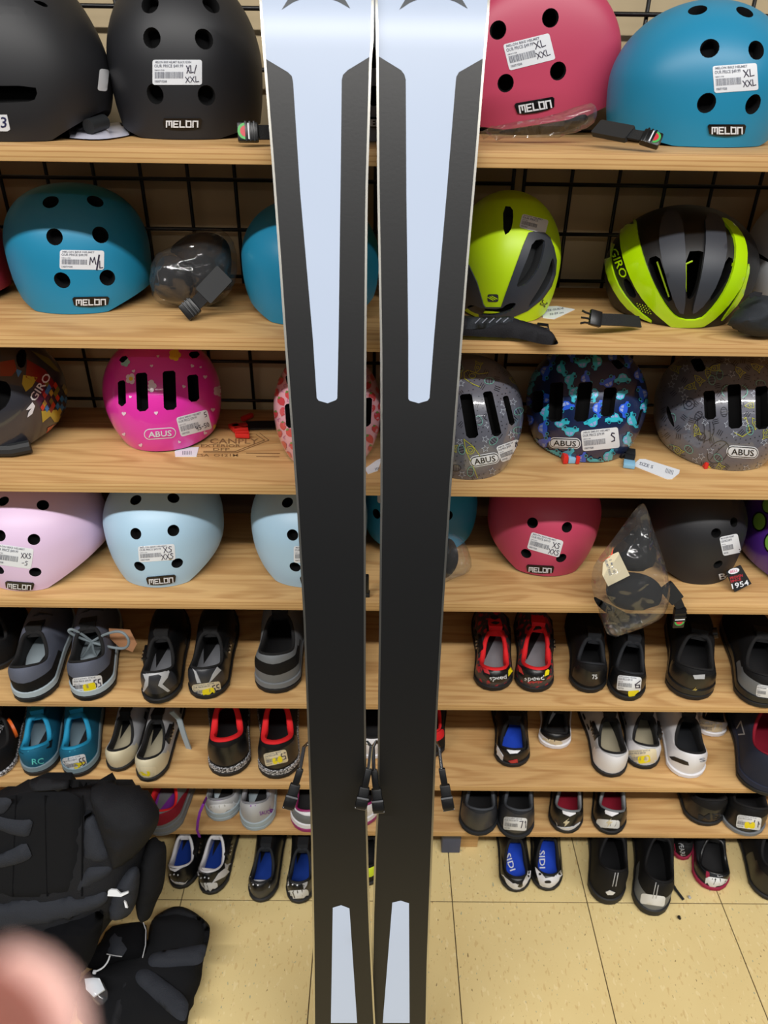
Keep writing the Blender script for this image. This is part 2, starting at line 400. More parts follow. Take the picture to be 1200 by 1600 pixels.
# ------------------------------------------------------------------ shelf boards
SB = [1.4722, 1.2345, 1.0005, .7665, .5275, .2918, .1388]
ST = [.0185, .0182, .0182, .0235, .016, .016, .017]
TOP = [b+t for b, t in zip(SB, ST)]
SN = ['top', 'second', 'third', 'fourth', 'fifth', 'sixth', 'lowest']
SLAB = ['plywood shelf board carrying the black, pink and blue XL helmets at the top', 'plywood shelf board under the two yellow and black road helmets',
        'plywood shelf board stamped with black lettering under the pink child helmet', 'thick plywood shelf board with worn rounded edge under the lilac and pale blue helmets',
        'plywood shelf board under the red camouflage cycling shoes', 'plywood shelf board under the teal shoes and the red-lined shoes', 'lowest plywood shelf board just above the floor under the silver and purple runners']
shelves = []
for i in range(7):
    mb = MB(); bev = .005 if i == 3 else .0012
    mb.box(Vector((0, 1.1425, SB[i]+ST[i]/2)), AX, (1.5, .1425, ST[i]/2), WOOD[i % 3], bev)
    o = build(mb, 'shelf_board', loc=Vector((0, 1.0, SB[i])), smooth=True, angle=25); tag(o, SLAB[i], 'shelf', 'plywood shelf boards'); shelves.append(o)
# stamp on the third board
STAMP = mat('stamp_ink', (128, 94, 58), .8); mb = MB(); fl = Flat((0, 0, TOP[2]), (0, 0, 1))
words(mb, fl, 'CANPLY', 366, 689.5, 76, 8, 0, STAMP, .0004); words(mb, fl, 'EXTERIOR', 345, 696.7, 62, 4.5, 0, STAMP, .0004)
words(mb, fl, 'DFP', 346, 702.3, 26, 4, 0, STAMP, .0004); words(mb, fl, 'CSA  O121M', 338, 711.5, 68, 4.2, 0, STAMP, .0004)
for pl in ([(406, 677), (420, 688), (370, 707.5), (318, 707.5)], [(400, 679), (413, 688), (368, 705.5), (318, 705.5)], [(385, 708.3), (437, 708.8)], [(401, 713.6), (436, 714)]):
    for q in thick_line(pl, 1.1): wrap(mb, fl, q, [[0, 1, 2, 3]], STAMP, .0004)
o = build(mb, 'mill_stamp', None, loc=shelves[2].location.copy(), recalc=False); o.parent = shelves[2]; o.location = (0, 0, 0)

mb = MB(); mb.box(Vector((0, 1.3215, .485)), AX, (1.5, .003, .385), mat('dark_brown_hardboard', (70, 46, 30), .7, var=.15, bscale=40), .0008)
o = build(mb, 'backing_board', loc=Vector((0, 1.3215, .1))); tag(o, 'dark brown hardboard sheet closing the back of the shoe shelves', 'board')

# ------------------------------------------------------------------ wire grid panels
WIRE = mat('black_coated_wire', (16, 16, 18), .35)
def wire_mesh(L, axis):
    mb = MB(); a = Vector((L/2, 0, 0)) if axis == 'x' else Vector((0, 0, L/2)); mb.tube([-a, a], .0031, WIRE, 8)
    me = bpy.data.meshes.new('wire'); me.from_pydata(mb.v, [], mb.f); me.materials.append(WIRE)
    for p in me.polygons: p.use_smooth = True
    return me
ZLO, ZHI = .882, 1.872
for x0, x1, lab in ((-.3885-.0758*12, .2115, 'black wire grid panel behind the left helmets, reaching to the middle seam'), (.2293, .2293+.0764*14, 'black wire grid panel behind the yellow helmets, right of the middle seam')):
    g = thing('wire_grid_panel', Vector(((x0+x1)/2, 1.29, ZLO)), lab, 'wire grid', 'wire grid panels on the back wall')
    mv = wire_mesh(ZHI-ZLO, 'z'); mh = wire_mesh(x1-x0, 'x')
    if x0 < 0: xs = [-.3885+.0755*k for k in range(-11, 8)]+[x1]
    else: xs = [x0+.0764*k for k in range(15)]
    for x in xs: piece(g, 'wire', mv, Vector((x-(x0+x1)/2, .0055, (ZHI-ZLO)/2)))
    for k in range(14): piece(g, 'wire', mh, Vector((0, 0, k*.0762)))
    mbk = MB()
    for xx in (x0+.1, x1-.1):
        for zz in (ZLO+.0762, ZHI-.08): mbk.box(Vector((xx, 1.3105, zz)), AX, (.012, .0138, .008), WIRE, .002)
    build(mbk, 'wall_bracket', g)

# ------------------------------------------------------------------ helmets
VENT = mat('vent_foam', (7, 7, 8), .9, spec=.2); LINER = mat('black_liner', (12, 12, 13), .9); STRAP = mat('black_webbing', (17, 18, 20), .75, bump=.5, bscale=900)
PLAST = mat('black_plastic', (14, 15, 17), .35); RUBBER = mat('black_rubber', (28, 31, 34), .6)
def dome(W, L, H, n=2.25, thm=112, drop=.24, notch=.012, N=84, K=30, wall_t=.024, egg=.06):
    vs = []; fs = []; mi = []
    cm = abs(cos(radians(thm)))**(2/n); ze = drop*H
    def P(th, ph, sh):
        s, c = sin(th), cos(th); r = abs(s)**(2/n)
        z = ze+(H-ze-sh)*abs(c)**(2/n) if c >= 0 else ze-ze*abs(c)**(2/n)/cm
        low = max(0, (th-1.1))/(radians(thm)-1.1)
        side = max(0, abs(cos(ph))-.55)/.45
        z += notch*side*low**2
        return Vector(((W/2-sh)*r*cos(ph)*(1+egg*max(0, sin(ph))), (L/2-sh)*r*sin(ph), z))
    vs.append(P(0.0, 0, 0))
    tm_ = radians(thm)
    for k in range(1, K+1):
        for j in range(N): vs.append(P(tm_*k/K, 2*pi*j/N, 0))
    o2 = len(vs)
    for k in range(K, 0, -3):
        for j in range(N): vs.append(P(tm_*k/K, 2*pi*j/N, wall_t))
    rows = len(range(K, 0, -3)); pole = len(vs); vs.append(P(0.0, 0, wall_t))
    for j in range(N): fs.append([0, 1+j, 1+(j+1) % N]); mi.append(0)
    for k in range(K-1):
        for j in range(N): a = 1+k*N; fs.append([a+j, a+N+j, a+N+(j+1) % N, a+(j+1) % N]); mi.append(0)
    a = 1+(K-1)*N
    for j in range(N): fs.append([a+j, o2+j, o2+(j+1) % N, a+(j+1) % N]); mi.append(1)
    for k in range(rows-1):
        for j in range(N): a = o2+k*N; fs.append([a+j, a+N+j, a+N+(j+1) % N, a+(j+1) % N]); mi.append(1)
    a = o2+(rows-1)*N
    for j in range(N): fs.append([a+j, pole, a+(j+1) % N]); mi.append(1)
    return vs, fs, mi
def run_boolean(o, cut_v, cut_f, depth_mats):
    me = bpy.data.meshes.new('cut'); me.from_pydata(cut_v, [], cut_f)
    for m in depth_mats: me.materials.append(m)
    for p in me.polygons: p.material_index = 2
    bm = bmesh.new(); bm.from_mesh(me); bmesh.ops.recalc_face_normals(bm, faces=bm.faces[:]); bm.to_mesh(me); bm.free()
    c = bpy.data.objects.new('cut', me); COL.objects.link(c); c.location = o.matrix_world.translation
    md = o.modifiers.new('b', 'BOOLEAN'); md.operation = 'DIFFERENCE'; md.object = c; md.solver = 'EXACT'
    c.location = (0, 0, 0); o_loc = o.location.copy()
    dg = bpy.context.evaluated_depsgraph_get(); dg.update()
    nm = bpy.data.meshes.new_from_object(o.evaluated_get(dg), depsgraph=dg)
    o.modifiers.clear(); old = o.data; o.data = nm; bpy.data.meshes.remove(old); bpy.data.objects.remove(c); bpy.data.meshes.remove(me)
    return nm
def helmet(label, shelf, cx, bot, wpx, cm, L=1.12, H=.158, yaw=0, roll=0, pitch=0, lift=0, back=None, vents=(), polys=(), vr=.0102, dep=.016, group=None, liner=LINER, vcol=VENT, name='bike_helmet', xoff=0, **kw):
    """cx, bot: pixel of the lowest front point of the rim; wpx: width in pixels"""
    z = TOP[shelf]
    f0 = on_z(cx, bot, z) if back is None else Vector((on_y(cx, bot, back).x, back, z))
    W = .2
    for _ in range(4):
        ctr = f0+Vector((0, L*W/2, 0)); W = .945*wpx*px_size(ctr+Vector((0, 0, H*.3)))
    vs, fs, mi = dome(W, L*W, H, **kw)
    R = Matrix.Rotation(radians(yaw), 3, 'Z') @ Matrix.Rotation(radians(pitch), 3, 'X') @ Matrix.Rotation(radians(roll), 3, 'Y')
    vs = [R @ v for v in vs]
    zm = min(v.z for v in vs); ym = min(v.y for v in vs)
    ym = min(v.y for v in vs if v.z < zm+.012)
    cy_ = f0.y+.002-ym; cz = z+H*.4-EYE
    dv = Vector((0, cy_, cz)); k_ = (cx-600)/FPX        # the middle of the outline falls on pixel column cx
    qa = RT.x-k_*FW.x; qb = k_*dv.dot(FW)-dv.dot(RT)
    ctr = Vector((qb/qa+xoff, cy_, z))
    vs = [v+ctr-Vector((0, 0, zm-lift-.0008)) for v in vs]
    y0_ = min(v.y for v in vs); y1_ = max(v.y for v in vs)
    if y1_ > 1.279:          # the back of the shell stays clear of the wire grid
        k_ = (1.279-y0_)/(y1_-y0_)
        for v in vs: v.y = y0_+(v.y-y0_)*k_
    root = thing(name, ctr, label, 'helmet', group)
    mb = MB(); mats = [cm, liner, vcol]; mb.mats = mats; mb.v = vs; mb.f = fs; mb.m = mi
    sf = Surf(vs, fs)
    o = build(mb, 'shell', root, angle=40)
    cv = []; cf = []
    def cyl(p, n, r, d):
        a = n.orthogonal().normalized(); b = n.cross(a); k0 = len(cv); S = 18
        prof = ((r*1.18, .004), (r*1.13, -.0008), (r, -.0025), (r*.96, -d))
        for rr, h in prof: cv.extend([p+n*h+(a*cos(2*pi*i/S)+b*sin(2*pi*i/S))*rr-ctr for i in range(S)])
        for q in range(3):
            for i in range(S): cf.append([k0+q*S+i, k0+q*S+(i+1) % S, k0+q*S+S+(i+1) % S, k0+q*S+S+i])
        cf.append([k0+i for i in range(S)]); cf.append([k0+3*S+i for i in range(S)][::-1])
    C2 = Vector((ctr.x, 0, 0))
    for v in vents:
        h = sf.hit(v[0], v[1])
        if not h: continue
        cyl(h[0], h[1], v[2] if len(v) > 2 else vr, dep)
    for pl in polys:
        d = dep
        if isinstance(pl, tuple): pl, d = pl
        pl = resample(smooth_poly(pl, 1) if len(pl) != 8 else pl, 7)
        hs = [sf.hit(*p) for p in pl]
        if any(h is None for h in hs): continue
        n = sum((h[1] for h in hs), Vector()).normalized(); k0 = len(cv); M = len(pl)
        cv.extend([h[0]+n*.006-ctr for h in hs]); cv.extend([h[0]-n*d-ctr for h in hs])
        tr = geometry.tessellate_polygon([[Vector((p[0], p[1], 0)) for p in pl]])
        for t in tr: cf.append([k0+i for i in t]); cf.append([k0+M+i for i in t][::-1])
        for i in range(M): cf.append([k0+i, k0+(i+1) % M, k0+M+(i+1) % M, k0+M+i])
    if cv:
        # the boolean runs at the origin, then the shell goes back under its root
        o.parent = None; o.location = (0, 0, 0)
        nm = run_boolean(o, cv, cf, mats); o.parent = root; o.location = (0, 0, 0); nm.name = 'shell'
        for p in nm.polygons: p.use_smooth = True
        nm.set_sharp_from_angle(angle=radians(40))
        sf.cut = BVHTree.FromPolygons([tuple(v.co+ctr) for v in nm.vertices], [list(p.vertices) for p in nm.polygons])
    return root, sf, ctr, W
BADGE = mat('badge_black', (10, 10, 12), .15)
def badge(root, sf, cx, cy, w, h, rot=0):
    mb = MB(); patch(mb, sf, xf([(-w/2, -h*.36), (-w*.46, -h*.5), (w*.46, -h*.5), (w/2, -h*.36), (w*.46, h*.3), (w*.3, h*.45), (0, h*.52), (-w*.3, h*.45), (-w*.46, h*.3)], cx, cy, rot), BADGE, .0006, th=.0012, step=4)
    words(mb, sf, 'MELON', cx, cy-h*.02, w*.78, h*.6, rot, WHITE, .0026, 'G', .2)
    build(mb, 'logo_badge', root, angle=60, recalc=False)
def abus(root, sf, cx, cy, w, h, rot, fill, ink, ring=True):
    mb = MB()
    patch(mb, sf, rrect(cx, cy, w, h, rot, h*.5, 6), WHITE, .0006, step=5)
    patch(mb, sf, rrect(cx, cy, w-3, h-3, rot, h*.5, 6), ink, .0009, step=5)
    patch(mb, sf, rrect(cx, cy, w-5.4, h-5.4, rot, h*.5, 6), fill, .0012, step=5)
    words(mb, sf, 'ABUS', cx, cy, w*.7, h*.5, rot, ink if ring else WHITE, .0016)
    build(mb, 'logo_badge', root, recalc=False)

def paint(n, c, rough=.42, coat=0, **k): return mat(n, c, rough, coat=coat, **k)
M_BLK = paint('matte_black_shell', (30, 31, 35), .5); M_BLUE = paint('matte_blue_shell', (28, 132, 172), .42); M_PINK = paint('matte_raspberry_shell', (188, 66, 96), .42)
M_LBLUE = paint('pale_blue_shell', (172, 206, 230), .42); M_LIL = paint('lilac_shell', (222, 196, 228), .42); M_GREY = paint('grey_shell', (128, 132, 140), .42)
M_CRIM = paint('crimson_shell', (150, 40, 62), .45); M_CHAR = paint('charcoal_shell', (52, 54, 60), .5)

# top shelf
r, s, c, W = helmet('matte black helmet with long slot vent, cut by the left picture edge, top shelf', 0, 26, 223, 292, M_BLK, L=.95, H=.205, n=1.95, notch=.03, egg=0, drop=.3,
    polys=[[(-40, 134), (30, 134), (56, 137), (58, 146), (54, 156), (44, 159), (0, 161), (-40, 161)], [(-30, 6), (12, 8), (36, 14), (41, 22), (38, 25), (12, 22), (-30, 22)], [(50, 0), (66, 2), (76, 9), (72, 12), (58, 6)]])
mb = MB(); patch(mb, s, [(-20, 179), (11, 179), (16, 202), (12, 205), (-20, 205)], WHITE, .0006, step=5); words(mb, s, '3', 6, 191, 9, 17, 0, mat('navy_print', (30, 34, 80), .5)); build(mb, 'emblem', root=r, recalc=False)
sticker(r, s, 161, 125, 15, 34, -6, lines=False)
mb = MB(); p = on_y(138, 198, 1.075); mb.tube([p, p+Vector((.012, .03, .004))], .009, RUBBER, 12); build(mb, 'fit_dial', r)
bx = [(237, 59), (319, 61), (242, 147), (323, 149), (234, 6), (330, 6)]
r, s, c, W = helmet('matte black helmet with price sticker marked XL/XXL, whole in view on the top shelf', 0, 294, 219, 240, M_BLK, L=1.1, H=.196, n=2.0, drop=.4, vents=bx)
sticker(r, s, 277, 113, 77, 39, 0, [('XL/', .29, -.13, .2, .28), ('XXL', .3, .28, .26, .22)], head='MELON BIKE HELMET BLACK EDEN'); badge(r, s, 285, 193, 61, 17, 0)
r, s, c, W = helmet('grey helmet hidden behind the skis on the top shelf, showing in their gap', 0, 592, 205, 195, M_GREY, L=1.05, H=.17, n=2.3, drop=.4, back=1.09, vents=[(584, 150), (500, 150), (670, 150), (584, 90)])
badge(r, s, 590, 191, 40, 17, 0)
px_ = [(778, 47), (860, 28), (790, 130), (872, 111), (765, -10)]
r, s, c, W = helmet('raspberry pink XL helmet tilted on a bag of pads on the top shelf', 0, 836, 212, 241, M_PINK, L=1.1, H=.183, n=2.0, drop=.42, roll=-9, lift=.006, vents=px_)
sticker(r, s, 827, 81, 74, 42, 14, [('XL', .25, -.18, .22, .25), ('XXL', .27, .2, .28, .22)]); badge(r, s, 836, 166, 63, 20, 10)
r, s, c, W = helmet('large sky blue helmet marked XL XXL at the right end of the top shelf', 0, 1082, 231, 276, M_BLUE, L=1.02, H=.166, n=2.0, drop=.4, yaw=8,
    vents=[(1090, 15), (1164, 18), (1109, 75), (1182, 78), (1104, 161), (1177, 163)])
sticker(r, s, 1149, 122, 69, 42, 4, [('XL', .3, -.15, .22, .25), ('XXL', .3, .22, .28, .22)]); badge(r, s, 1135, 203, 59, 18, 0)
# second shelf
r, s, c, W = helmet('crimson helmet showing a sliver at the left edge of the second shelf', 1, -85, 484, 205, M_CRIM, L=1.1, H=.165, n=2.3, drop=.4)
r, s, c, W = helmet('blue helmet with price sticker marked M/L on the second shelf', 1, 131, 493, 219, M_BLUE, L=1.08, H=.168, n=2.35, drop=.42, notch=.02,
    vents=[(79, 315), (149, 314), (85, 370), (157, 367), (97, 438), (168, 434)])
sticker(r, s, 128, 406, 69, 30, -1, [('M', .24, .04, .14, .36), ('/', .36, .08, .07, .66), ('L', .43, .22, .07, .36)]); badge(r, s, 142, 471, 57, 15, 1)
r, s, c, W = helmet('blue helmet behind the left ski on the second shelf', 1, 486, 512, 222, M_BLUE, L=1.08, H=.155, n=2.35, drop=.42, notch=.02, vents=[(472, 400), (540, 400), (475, 455), (545, 455)])
badge(r, s, 512, 490, 50, 15, 0)
# fourth shelf
r, s, c, W = helmet('lilac child helmet marked XXS-S at the left edge of the fourth shelf', 3, 62, 927, 204, M_LIL, L=1.05, H=.168, n=2.3, drop=.42, yaw=-12, notch=.028, vr=.0085,
    vents=[(5, 783), (67, 789), (0, 837), (53, 843), (-2, 890), (55, 894)], xoff=0)
sticker(r, s, 20, 869, 62, 32, -8, [('XXS', .33, -.12, .24, .24), ('-S', .32, .24, .15, .2)]); badge(r, s, 31, 915, 45, 12, -4)
r, s, c, W = helmet('pale blue child helmet marked XS XXS, whole in view on the fourth shelf', 3, 258, 921, 186, M_LBLUE, L=1.08, H=.168, n=2.4, drop=.42, notch=.028, vr=.0088,
    vents=[(212, 781), (271, 778), (212, 834), (271, 829), (218, 885), (277, 880)])
sticker(r, s, 245, 864, 57, 25, 4, [('XS', .3, -.18, .22, .34), ('XXS', .28, .25, .32, .32)]); badge(r, s, 252, 906, 46, 13, 5)
r, s, c, W = helmet('pale blue child helmet half hidden behind the left ski on the fourth shelf', 3, 484, 921, 188, M_LBLUE, L=1.08, H=.168, n=2.4, drop=.42, notch=.028, vr=.0088, vents=[(449, 785), (457, 836), (461, 886), (515, 830), (520, 882)])
sticker(r, s, 485, 866, 52, 26, 0); badge(r, s, 492, 906, 46, 13, 2)
r, s, c, W = helmet('small blue helmet set back between the skis on the fourth shelf', 3, 655, 868, 182, M_BLUE, L=1.05, H=.15, n=2.3, drop=.4, back=1.12, lift=.012, vr=.0085, vents=[(588, 803), (640, 800), (700, 806)])
sticker(r, s, 597, 777, 14, 18, 0, lines=False)
r, s, c, W = helmet('raspberry pink helmet marked XS XXS on the fourth shelf', 3, 846, 904, 178, M_PINK, L=1.08, H=.168, n=2.35, drop=.42, notch=.028, vr=.0085, roll=2,
    vents=[(832, 817), (886, 824), (822, 865), (877, 872)])
sticker(r, s, 852, 851, 52, 27, -16, [('XS', .32, -.14, .2, .3), ('XXS', .3, .26, .3, .28)]); badge(r, s, 844, 889, 43, 12, -3)
r, s, c, W = helmet('matte black helmet behind the hanging clear bag on the fourth shelf', 3, 1078, 916, 158, M_BLK, L=1.12, H=.168, n=2.3, drop=.42, yaw=14, notch=.02, vr=.0075, xoff=0,
    vents=[(1119, 833), (1122, 882), (1147, 816)])
sticker(r, s, 1141, 851, 29, 30, 12, lines=True); mb = MB(); words(mb, s, 'Bell', 1138, 898, 30, 9, 12, WHITE, .0008); build(mb, 'logo_print', r, recalc=False)

# child helmets of the third shelf
GLOSS = dict(coat=.9)
M_HOT = paint('glossy_pink_shell', (228, 50, 172), .3, **GLOSS); M_DOOD = paint('glossy_grey_shell', (96, 98, 110), .3, **GLOSS); M_NAVY = paint('glossy_navy_shell', (16, 34, 74), .3, **GLOSS)
M_STRW = paint('glossy_pale_pink_shell', (240, 182, 196), .3, **GLOSS); M_DARK = paint('graphite_shell', (46, 48, 56), .28, **GLOSS)
KID = dict(L=1.12, H=.17, n=2.05, thm=124, drop=.42, notch=.004, dep=.02)
def slot(x0, y0, x1, y1, w):
    q = min(3, w*.25); return [(x0-w/2, y0+1+q), (x0-w/2+q, y0+1), (x0+w/2-q, y0), (x0+w/2, y0+q), (x1+w/2, y1-q*1.5), (x1+w/2-q*1.5, y1), (x1-w/2+q*1.5, y1+1), (x1-w/2, y1-q)]
FLAT = {}
def fm(n, c): return mat('print_'+n, c, .3, coat=.9)
def strokes(mb, sf, pls, w, m, eps=.0008):
    for pl in pls:
        for q in thick_line(resample(pl, 4, False), w):
            if all(sf.clear(*p) for p in q): wrap(mb, sf, q, [[0, 1, 2, 3]], m, eps)
def blob(mb, sf, poly, m, eps=.0008, step=6):
    full = all(sf.clear(*p) for p in resample(poly, 5))
    pts, fs = tri_fill(poly, (), step if full else 2.6)
    if not full:            # trimmed where a vent or the rim cuts it
        ok = [sf.clear(*p) for p in pts]; fs = [f for f in fs if all(ok[i] for i in f)]
        if len(fs) < 3: return False
        use = sorted({i for f in fs for i in f}); mp = {i: k for k, i in enumerate(use)}
        pts = [pts[i] for i in use]; fs = [[mp[i] for i in f] for f in fs]
    return wrap(mb, sf, pts, fs, m, eps)
def scatter(sf, box, gap, n, rnd, inner=None):
    out = []
    for _ in range(n):
        p = (rnd.uniform(box[0], box[2]), rnd.uniform(box[1], box[3]))
        if all((p[0]-q[0])**2+(p[1]-q[1])**2 > gap**2 for q in out) and sf.clear(*p) and not any(inside(p, z) for z in (inner or ())): out.append(p)
    return out
def star(r): return [(r*(1 if k % 2 == 0 else .45)*sin(pi*k/5), -r*(1 if k % 2 == 0 else .45)*cos(pi*k/5)) for k in range(10)]

r, s, c, W = helmet('glossy pink child helmet with small flowers and hearts on the third shelf', 2, 260, 709, 182, M_HOT, roll=-2, polys=[slot(190, 594, 191, 634, 12), slot(221, 582, 223, 642, 18), slot(264, 579, 266, 640, 20), slot(301, 585, 303, 627, 17), slot(194, 556, 192, 566, 12), slot(303, 549, 304, 559, 16), slot(346, 616, 343, 642, 5)], **KID)
mb = MB(); rn = random.Random(3); wht = fm('white', (236, 214, 232)); yl = fm('yellow', (236, 196, 60)); mint = fm('mint', (150, 206, 204))
def flower(x, y, k, m, m2):
    for a in range(5): blob(mb, s, circ(x+k*.6*cos(a*1.257), y+k*.6*sin(a*1.257), k*.5, n=9), m, .0008)
    blob(mb, s, circ(x, y, k*.42, n=9), m2, .0011)
def heart(x, y, k, m): blob(mb, s, xf([(0, .9), (-.8, .1), (-.85, -.4), (-.4, -.7), (0, -.35), (.4, -.7), (.85, -.4), (.8, .1)], x, y, rn.uniform(-30, 30), k), m)
flower(205, 592, 8, wht, yl); flower(235, 603, 9, wht, wht); flower(273, 555, 9, yl, yl); flower(341, 611, 8, wht, wht); flower(196, 566, 7, mint, mint); flower(338, 668, 6, yl, yl)
for x, y in ((247, 557), (237, 572), (300, 572), (313, 574), (204, 620), (194, 646), (320, 589), (287, 604), (194, 678), (209, 580), (320, 676), (244, 645), (280, 690), (332, 640), (220, 695)): heart(x, y, rn.uniform(2.2, 4), wht)
build(mb, 'printed_flowers', r, recalc=False)['kind'] = 'stuff'
abus(r, s, 250, 677, 50, 17, 4, M_HOT, M_HOT, ring=False)
mb = MB(); words(mb, s, 'ABUS', 250, 677, 36, 9, 4, WHITE, .002); build(mb, 'logo_letters', r, recalc=False)
sticker(r, s, 303, 661, 50, 31, 15, [('5', .4, -.28, .08, .24), ('45-50', .22, .26, .42, .22)], price='OUR PRICE $79.99', head='ABUS SMILEY HELMET')

r, s, c, W = helmet('pale pink child helmet printed with strawberries behind the left ski on the third shelf', 2, 512, 738, 174, M_STRW, polys=[slot(449, 586, 451, 600, 6), slot(452, 630, 454, 668, 14), slot(575, 621, 573, 666, 13), slot(500, 610, 501, 668, 17), slot(540, 612, 540, 668, 17)], **KID)
mb = MB(); rn = random.Random(5); red = fm('strawberry', (220, 78, 84)); leaf = fm('leaf', (120, 150, 84)); vio = fm('violet', (206, 130, 178))
for x, y in scatter(s, (424, 570, 600, 738), 14.5, 3000, rn):
    a = rn.uniform(-35, 35); k = rn.uniform(7.2, 8.4)
    if blob(mb, s, xf([(0, 1), (-.55, .45), (-.7, -.2), (-.45, -.75), (0, -.9), (.45, -.75), (.7, -.2), (.55, .45)], x, y, a, k), red):
        blob(mb, s, xf([(-.35, -.75), (0, -1.1), (.35, -.75), (0, -.55)], x, y, a, k), leaf, .0011)
        strokes(mb, s, [xf([(1.35, .2), (1.0, .55), (1.35, .9)], x, y, a, k)], 1.1, vio)
build(mb, 'printed_strawberries', r, recalc=False)['kind'] = 'stuff'

def doodle(label, bot_x, bot, wpx, slots, seed, box, ab, st, extra):
    r, s, c, W = helmet(label, 2, bot_x, bot, wpx, M_DOOD, polys=slots, **KID)
    mb = MB(); rn = random.Random(seed); dk = fm('dark_line', (34, 36, 44)); wl = fm('pale_line', (170, 178, 192)); yw = fm('lime_line', (176, 178, 60)); tq = fm('turquoise_line', (110, 172, 160))
    for x, y in scatter(s, box, 12, 3000, rn, [rrect(ab[0], ab[1], ab[2]+12, ab[3]+14)]+([rrect(st[0], st[1], st[2]+14, st[3]+16)] if st else [])):
        q = rn.random(); a = rn.uniform(0, 180)
        if q < .3: strokes(mb, s, [xf([(-4, d), (4, d)], x, y, a) for d in (-3, 0, 3)], .9, dk)
        elif q < .5: st_ = xf(star(5.5), x, y, a); strokes(mb, s, [st_+[st_[0]]], .8, wl)
        elif q < .62: p = circ(x, y, 7.5, 5, 16, a); strokes(mb, s, [p+[p[0]]], .9, rn.choice((tq, dk))); strokes(mb, s, [xf([(-4, -3.4), (-4, 3.4)], x, y, a), xf([(0, -4.6), (0, 4.6)], x, y, a), xf([(4, -3.4), (4, 3.4)], x, y, a)], .8, dk)
        elif q < .74: strokes(mb, s, [xf([(0, -9), (4, -2), (4, 5), (-4, 5), (-4, -2), (0, -9)], x, y, a), xf([(-4, 5), (-6, 9), (0, 7), (6, 9), (4, 5)], x, y, a)], .9, yw); p = circ(x, y, 1.9, n=8); strokes(mb, s, [p+[p[0]]], .8, yw)
        else:
            for d in ((-3, -2), (2, 3), (4, -4)): blob(mb, s, circ(x+d[0], y+d[1], .9, n=6), dk)
    for pls, w, cc in extra(dk, wl, yw, tq): strokes(mb, s, pls, w, cc)
    build(mb, 'printed_doodles', r, recalc=False)['kind'] = 'stuff'
    abus(r, s, ab[0], ab[1], ab[2], ab[3], ab[4], WHITE, BLACK)
    if st: sticker(r, s, *st[:5], [('M', .38, -.2, .1, .3)], price='OUR PRICE $79.99', head='ABUS SMILEY')
    return r, s
def loop(p): return p+[p[0]]
ex1 = lambda dk, wl, yw, tq: [([[(725, 686), (740, 698), (750, 712), (752, 722)], [(725, 686), (728, 704), (740, 730), (746, 746)], loop(circ(735, 703, 6))], 1.1, yw), ([loop(circ(735, 703, 3))], 1, yw), ([[(725, 583), (731, 579), (748, 585), (762, 583)], [(725, 583), (726, 592), (738, 600), (750, 605)], loop(circ(738, 588, 5, 3.6))], 1.1, yw)]
doodle('grey doodle-printed child helmet beside the right ski on the third shelf', 730, 753, 178, [slot(728, 615, 738, 684, 19), slot(762, 611, 776, 681, 15), slot(790, 618, 800, 664, 9), slot(700, 620, 700, 680, 16), slot(735, 566, 745, 575, 24)], 11, (700, 572, 812, 750), (757, 718, 47, 18, 10), (796, 704, 36, 26, 20), ex1)
ex2 = lambda dk, wl, yw, tq: [([loop(circ(1100, 670, 16, 19, 20)), [(1090, 655), (1092, 688)], [(1100, 652), (1101, 690)], [(1109, 655), (1110, 688)]], 1, dk), ([loop(circ(1122, 706, 20, 14, 20, 50)), [(1110, 718), (1118, 708), (1126, 700), (1136, 692)]], 1, dk),
    ([loop(circ(1077, 631, 9, 9)), loop(circ(1077, 631, 4))], 1.1, dk), ([loop(circ(1148, 612, 20, 12, 20))], 1.3, tq), ([loop(circ(1128, 577, 21, 11, 20, 6))], 1, dk), ([[(1145, 670), (1165, 652), (1172, 674), (1160, 682), (1148, 676)]], 1.2, yw)]
r, s = doodle('grey doodle-printed child helmet at the right end of the third shelf', 1128, 739, 206, [slot(1108, 610, 1110, 655, 18), slot(1147, 600, 1149, 669, 21), slot(1190, 603, 1191, 670, 20), [(1041, 634), (1046, 636), (1055, 668), (1050, 665), (1042, 650)], slot(1088, 560, 1094, 580, 18)], 12, (1030, 560, 1200, 735), (1160, 706, 50, 19, -4), None, ex2)
mb = MB(); p = on_z(1112, 735, TOP[2]); mb.box(p+Vector((-.008, .012, .006)), AX, (.003, .008, .006), mat('red_plastic', (206, 40, 34), .35), .001); mb.box(p+Vector((.002, .012, .006)), AX, (.006, .006, .005), mat('yellow_plastic', (226, 196, 40), .4), .001); mb.box(p+Vector((.015, .012, .006)), AX, (.006, .008, .003), MATS['red_plastic'], .001); build(mb, 'fit_dial', r)

